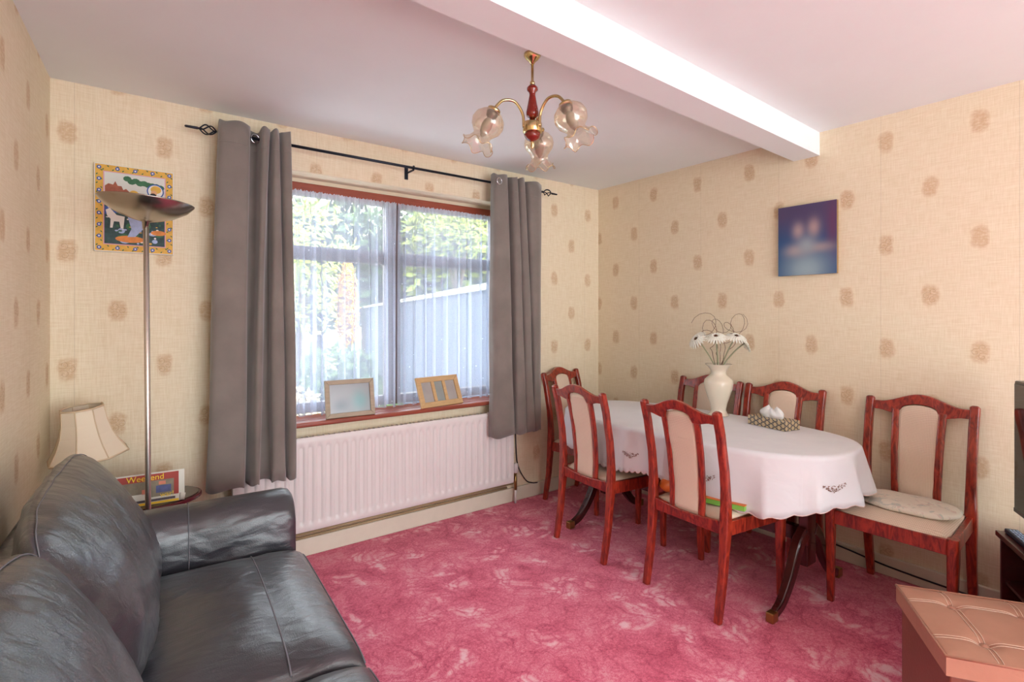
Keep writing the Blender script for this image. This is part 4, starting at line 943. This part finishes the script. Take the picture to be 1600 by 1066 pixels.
# ------------------------------------------------------------------ photo frames on the sill
OAK = simple('pale_oak', (206, 170, 122), .5, var=.18, vs=7, stretch=(2, 12, 12)); OAKG = simple('weathered_oak', (176, 160, 138), .55, var=.18, vs=7, stretch=(2, 12, 12))
PH1, nt, b = new_mat('blurred_photo')
s = sepxyz(nt, objco(nt)); x_, z_ = s[0], s[2]
c = mixc(nt, blob(.055, -.02, .05, .06), lin((150, 150, 154)), lin((112, 156, 160))); c = mixc(nt, mth(nt, 'MULTIPLY', blob(-.05, -.04, .05, .04), .8), c, lin((100, 108, 122)))
nt.links.new(c, b.inputs['Base Color']); b.inputs['Roughness'].default_value = .15
PH2 = simple('grey_photo', (172, 166, 162), .2, var=.12, vs=12); PH3 = simple('grey_green_photo', (150, 158, 154), .2, var=.12, vs=12)
def frame(name, loc, rz, W_, H_, bw, mat, photos, label, dep=.016, lean=14):
    t = empty(name, loc, rz); R_ = Matrix.Rotation(radians(-lean), 4, 'X'); hx = W_/2
    def rail(nm, pts):
        v = [R_ @ Vector((x, y, z)) for y in (0, dep) for x, z in pts]
        MB().add(v, [(0, 1, 2, 3), (7, 6, 5, 4), (0, 4, 5, 1), (1, 5, 6, 2), (2, 6, 7, 3), (3, 7, 4, 0)]).build(nm, mat, t, bevel=.0025)
    rail('frame_rail', [(-hx, 0), (hx, 0), (hx-bw, bw), (-hx+bw, bw)]); rail('frame_rail', [(-hx, H_), (-hx+bw, H_-bw), (hx-bw, H_-bw), (hx, H_)])
    rail('frame_stile', [(-hx, 0), (-hx+bw, bw), (-hx+bw, H_-bw), (-hx, H_)]); rail('frame_stile', [(hx, 0), (hx, H_), (hx-bw, H_-bw), (hx-bw, bw)])
    iw = W_-2*bw; k = len(photos)
    for i, m in enumerate(photos):
        x0 = -hx+bw+iw*i/k; x1 = x0+iw/k; cxp = (x0+x1)/2; czp = H_/2
        o = MB().box(x0-cxp, x1-cxp, dep*.5, dep*.5+.003, bw-czp, H_-bw-czp).build('photo', m, t)
        o.matrix_local = R_ @ Matrix.Translation((cxp, 0, czp))
        if i: rail('divider', [(x0-.012, bw), (x0+.012, bw), (x0+.012, H_-bw), (x0-.012, H_-bw)])
    v = [R_ @ Vector((x, dep-.002, z)) for x, z in ((-.025, H_*.65), (.025, H_*.65))]; y2 = R_ @ Vector((0, dep, H_*.65))
    MB().add([v[0], v[1], (.03, y2.y+.030, .001), (-.03, y2.y+.030, .001)], [(0, 1, 2, 3)]).build('easel_back', EDGE, t, solid=.003)
    tag(t, label, 'photo frame', 'photo frames on the window sill'); return t
frame('photo_frame', (1.098, YB-.062, SZ+.002), radians(-3), .285, .215, .026, OAKG, [PH1], 'weathered oak photo frame holding one blurred photo on the sill', lean=10)
frame('photo_frame', (1.712, YB-.050, SZ+.002), radians(8), .335, .200, .034, OAK, [PH2, PH3, PH2], 'pale oak frame holding three small photos on the sill', lean=22)

# ------------------------------------------------------------------ television, stand and what is on it
U = Vector((-.88, -.475, 0)).normalized(); V = Vector((.475, -.88, 0)).normalized()
ang = math.atan2(U.y, U.x); P0 = Vector((3.005, .546, 0)); UZ = EYE-.914
DRED = simple('dark_red_wood', (74, 26, 28), .3, var=.25, vs=6, stretch=(2, 10, 10), coat=.3)
BLK = simple('tv_plastic', (22, 22, 26), .3, var=0); SCR = simple('tv_screen', (20, 22, 26), .06, var=0, spec=.8)
tv = empty('media_unit', P0, ang); tag(tv, 'low dark red wood media unit with open shelves by the side wall', 'media unit')   # local x along U, local y = away from room (V is -y local)
def ub(name, x0, x1, y0, y1, z0, z1, mat, par, bevel=.003): return MB().box(x0, x1, y0, y1, z0, z1).build(name, mat, par, bevel=bevel)
sgy = 1 if Vector((-sin(ang), cos(ang), 0)).dot(V) > 0 else -1
def ys(a, b_): return (min(sgy*a, sgy*b_), max(sgy*a, sgy*b_))
y0, y1 = ys(0, .34)
ub('top', -.012, 1.05, *ys(-.012, .34), UZ-.022, UZ, DRED, tv)
for x in (0, .50, 1.02): ub('upright', x, x+.018, y0, y1, 0, UZ-.022, DRED, tv)
for x0, x1 in ((.018, .50), (.518, 1.02)):
    ub('shelf', x0, x1, *ys(.01, .33), .215, .230, DRED, tv); ub('shelf', x0, x1, *ys(.01, .33), .05, .066, DRED, tv)
ub('back_board', .0, 1.038, *ys(.332, .340), .02, UZ-.022, DRED, tv)
te = empty('television', P0+U*-.035+V*.055+Vector((0, 0, UZ)), ang); tag(te, 'flat black television angled on the media unit at the picture edge', 'television')
ub('casing', 0, .93, *ys(.004, .04), .085, .640, BLK, te, .006); ub('screen', .012, .918, *ys(0, .0045), .100, .628, SCR, te, 0)
ub('bezel', 0, .93, *ys(.001, .006), .083, .100, BLK, te, .002)
ub('stand_neck', .42, .51, *ys(.015, .045), .01, .10, BLK, te); ub('stand_foot', .25, .68, *ys(-.05, .15), .001, .014, BLK, te, .004)
rm = empty('remote_control', P0+U*.10+V*.012+Vector((0, 0, UZ+.001)), ang); tag(rm, 'slim dark blue remote control on top of the media unit', 'remote control')
RB = simple('remote_blue_black', (34, 44, 66), .35, var=.1); KEY = simple('remote_keys', (150, 170, 200), .4, var=.2)
ub('remote_body', -.095, .095, *ys(0, .046), 0, .018, RB, rm, .005)
for i in range(6):
    for j in range(3): ub('button', -.075+.024*i, -.062+.024*i, *ys(.009+.011*j, .016+.011*j), .018, .0205, KEY, rm, 0)
for k in range(3):
    o = MB().box(0, .13, 0, .012, 0, .19 if False else .014).build('disc_case', WHITE, None, bevel=.001)
    o.location = P0+U*(.06+.02*k)+V*.06+Vector((0, 0, .2305+.0145*k)); o.rotation_euler = (0, 0, ang+.25*k)
    me = o.data
    for vv__ in me.vertices: vv__.co.y *= sgy*9
    tag(o, ['white disc case lying lowest on the media unit shelf', 'white disc case in the middle of the shelf pile', 'white disc case topmost on the media unit shelf'][k], 'disc case', 'disc cases on the media unit shelf')

# ------------------------------------------------------------------ ottoman
TAN = simple('tan_leather', (178, 126, 104), .38, var=.12, vs=10, bmp=.2, bs=40); TAND = simple('brown_leatherette', (128, 74, 60), .42, var=.15, vs=8, bmp=.15, bs=60); STCH = simple('cream_stitching', (226, 196, 176), .7, var=.05)
OA = Vector((2.185, .668, 0)); e1 = Vector((-.84, -.543, 0)).normalized(); e2 = Vector((.543, -.84, 0)).normalized()
ot = empty('storage_ottoman', OA+e1*.205+e2*.215, math.atan2(e1.y, e1.x)); tag(ot, 'tan leather storage ottoman with buttoned lid in the near corner', 'ottoman')
OZ = EYE-.938; LX, LY = .205, .215
MB().box(-LX+.012, LX-.012, -LY+.012, LY-.012, .004, OZ-.062).build('box_body', TAND, ot, bevel=.006)
btn = [(x, y) for x in (-.105, .105) for y in (-.09, .09)]
n = 48; v = []; f = []
def lidz(x, y):
    e = max(abs(x)/LX, abs(y)/LY); z = OZ-.004*(e**10)
    for bx_, by_ in btn: z -= .017*math.exp(-((x-bx_)**2+(y-by_)**2)/.0006)
    for bx_ in (-.105, .105): z -= .0035*math.exp(-((x-bx_)/.006)**2)
    for by_ in (-.09, .09): z -= .0020*math.exp(-((y-by_)/.006)**2)
    return z+.006*(1-e**4)
for j in range(n+1):
    for i in range(n+1): x = -LX+2*LX*i/n; y = -LY+2*LY*j/n; v.append((x, y, lidz(x, y)))
f = [(j*(n+1)+i, j*(n+1)+i+1, (j+1)*(n+1)+i+1, (j+1)*(n+1)+i) for j in range(n) for i in range(n)]
bd = [i for i in range(n+1)] + [j*(n+1)+n for j in range(1, n+1)] + [n*(n+1)+i for i in range(n-1, -1, -1)] + [j*(n+1) for j in range(n-1, 0, -1)]
k0 = len(v); v += [(v[i][0], v[i][1], OZ-.058) for i in bd]
for a, (i, i2) in enumerate(zip(bd, bd[1:]+bd[:1])): f.append((i, i2, k0+(a+1) % len(bd), k0+a))
f.append(tuple(k0+i for i in range(len(bd))))
lid = MB().add(v, f).build('lid', TAN, ot, False)
for p_ in lid.data.polygons: p_.use_smooth = abs(p_.normal.z) > .5
MB().tube([(x, y, lidz(x, y)+.001) for x, y in [(-LX, -LY), (LX, -LY), (LX, LY), (-LX, LY), (-LX, -LY)]], .004, 8).build('lid_piping', TAN, lid, True)
for x in (-.105, .105):
    for o_ in (-.006, .006): MB().tube([(x+o_, y, lidz(x+o_, y)+.0008) for y in [-LY+.004+(2*LY-.008)*k/60 for k in range(61)]], .0009, 5).build('stitch_line', STCH, lid, True)
for y in (-.09, .09):
    for o_ in (-.006, .006): MB().tube([(x, y+o_, lidz(x, y+o_)+.0008) for x in [-LX+.004+(2*LX-.008)*k/60 for k in range(61)]], .0009, 5).build('stitch_line', STCH, lid, True)
for bx_, by_ in btn: MB().lathe([(.013, -.016), (.0135, -.010), (.010, -.005), (0, -.003)], 18, (bx_, by_)).build('button', TAN, lid, True, loc=(0, 0, OZ))

# ------------------------------------------------------------------ cables
CAB = simple('black_cable', (30, 30, 36), .5, var=0)
o = MB().tube(cr([(XR-.026, 2.4, .055), (XR-.028, 1.9, .05), (XR-.026, 1.5, .075), (XR-.028, 1.28, .085), (XR-.028, 1.0, .055), (XR-.03, .7, .045), (XR-.03, .3, .045)], 8), .0045, 8).build('power_cable', CAB, None, True)
tag(o, 'black power cable running along the skirting behind the chairs', 'cable')
o = MB().tube(cr([(2.33, YB-.010, .60), (2.333, YB-.012, .40), (2.35, YB-.014, .25), (2.41, YB-.028, .14), (2.47, YB-.030, .108), (2.52, YB-.030, .10)], 8), .004, 8).build('hanging_cable', CAB, None, True)
tag(o, 'thin dark cable hanging down the wall beside the radiator valve', 'cable')
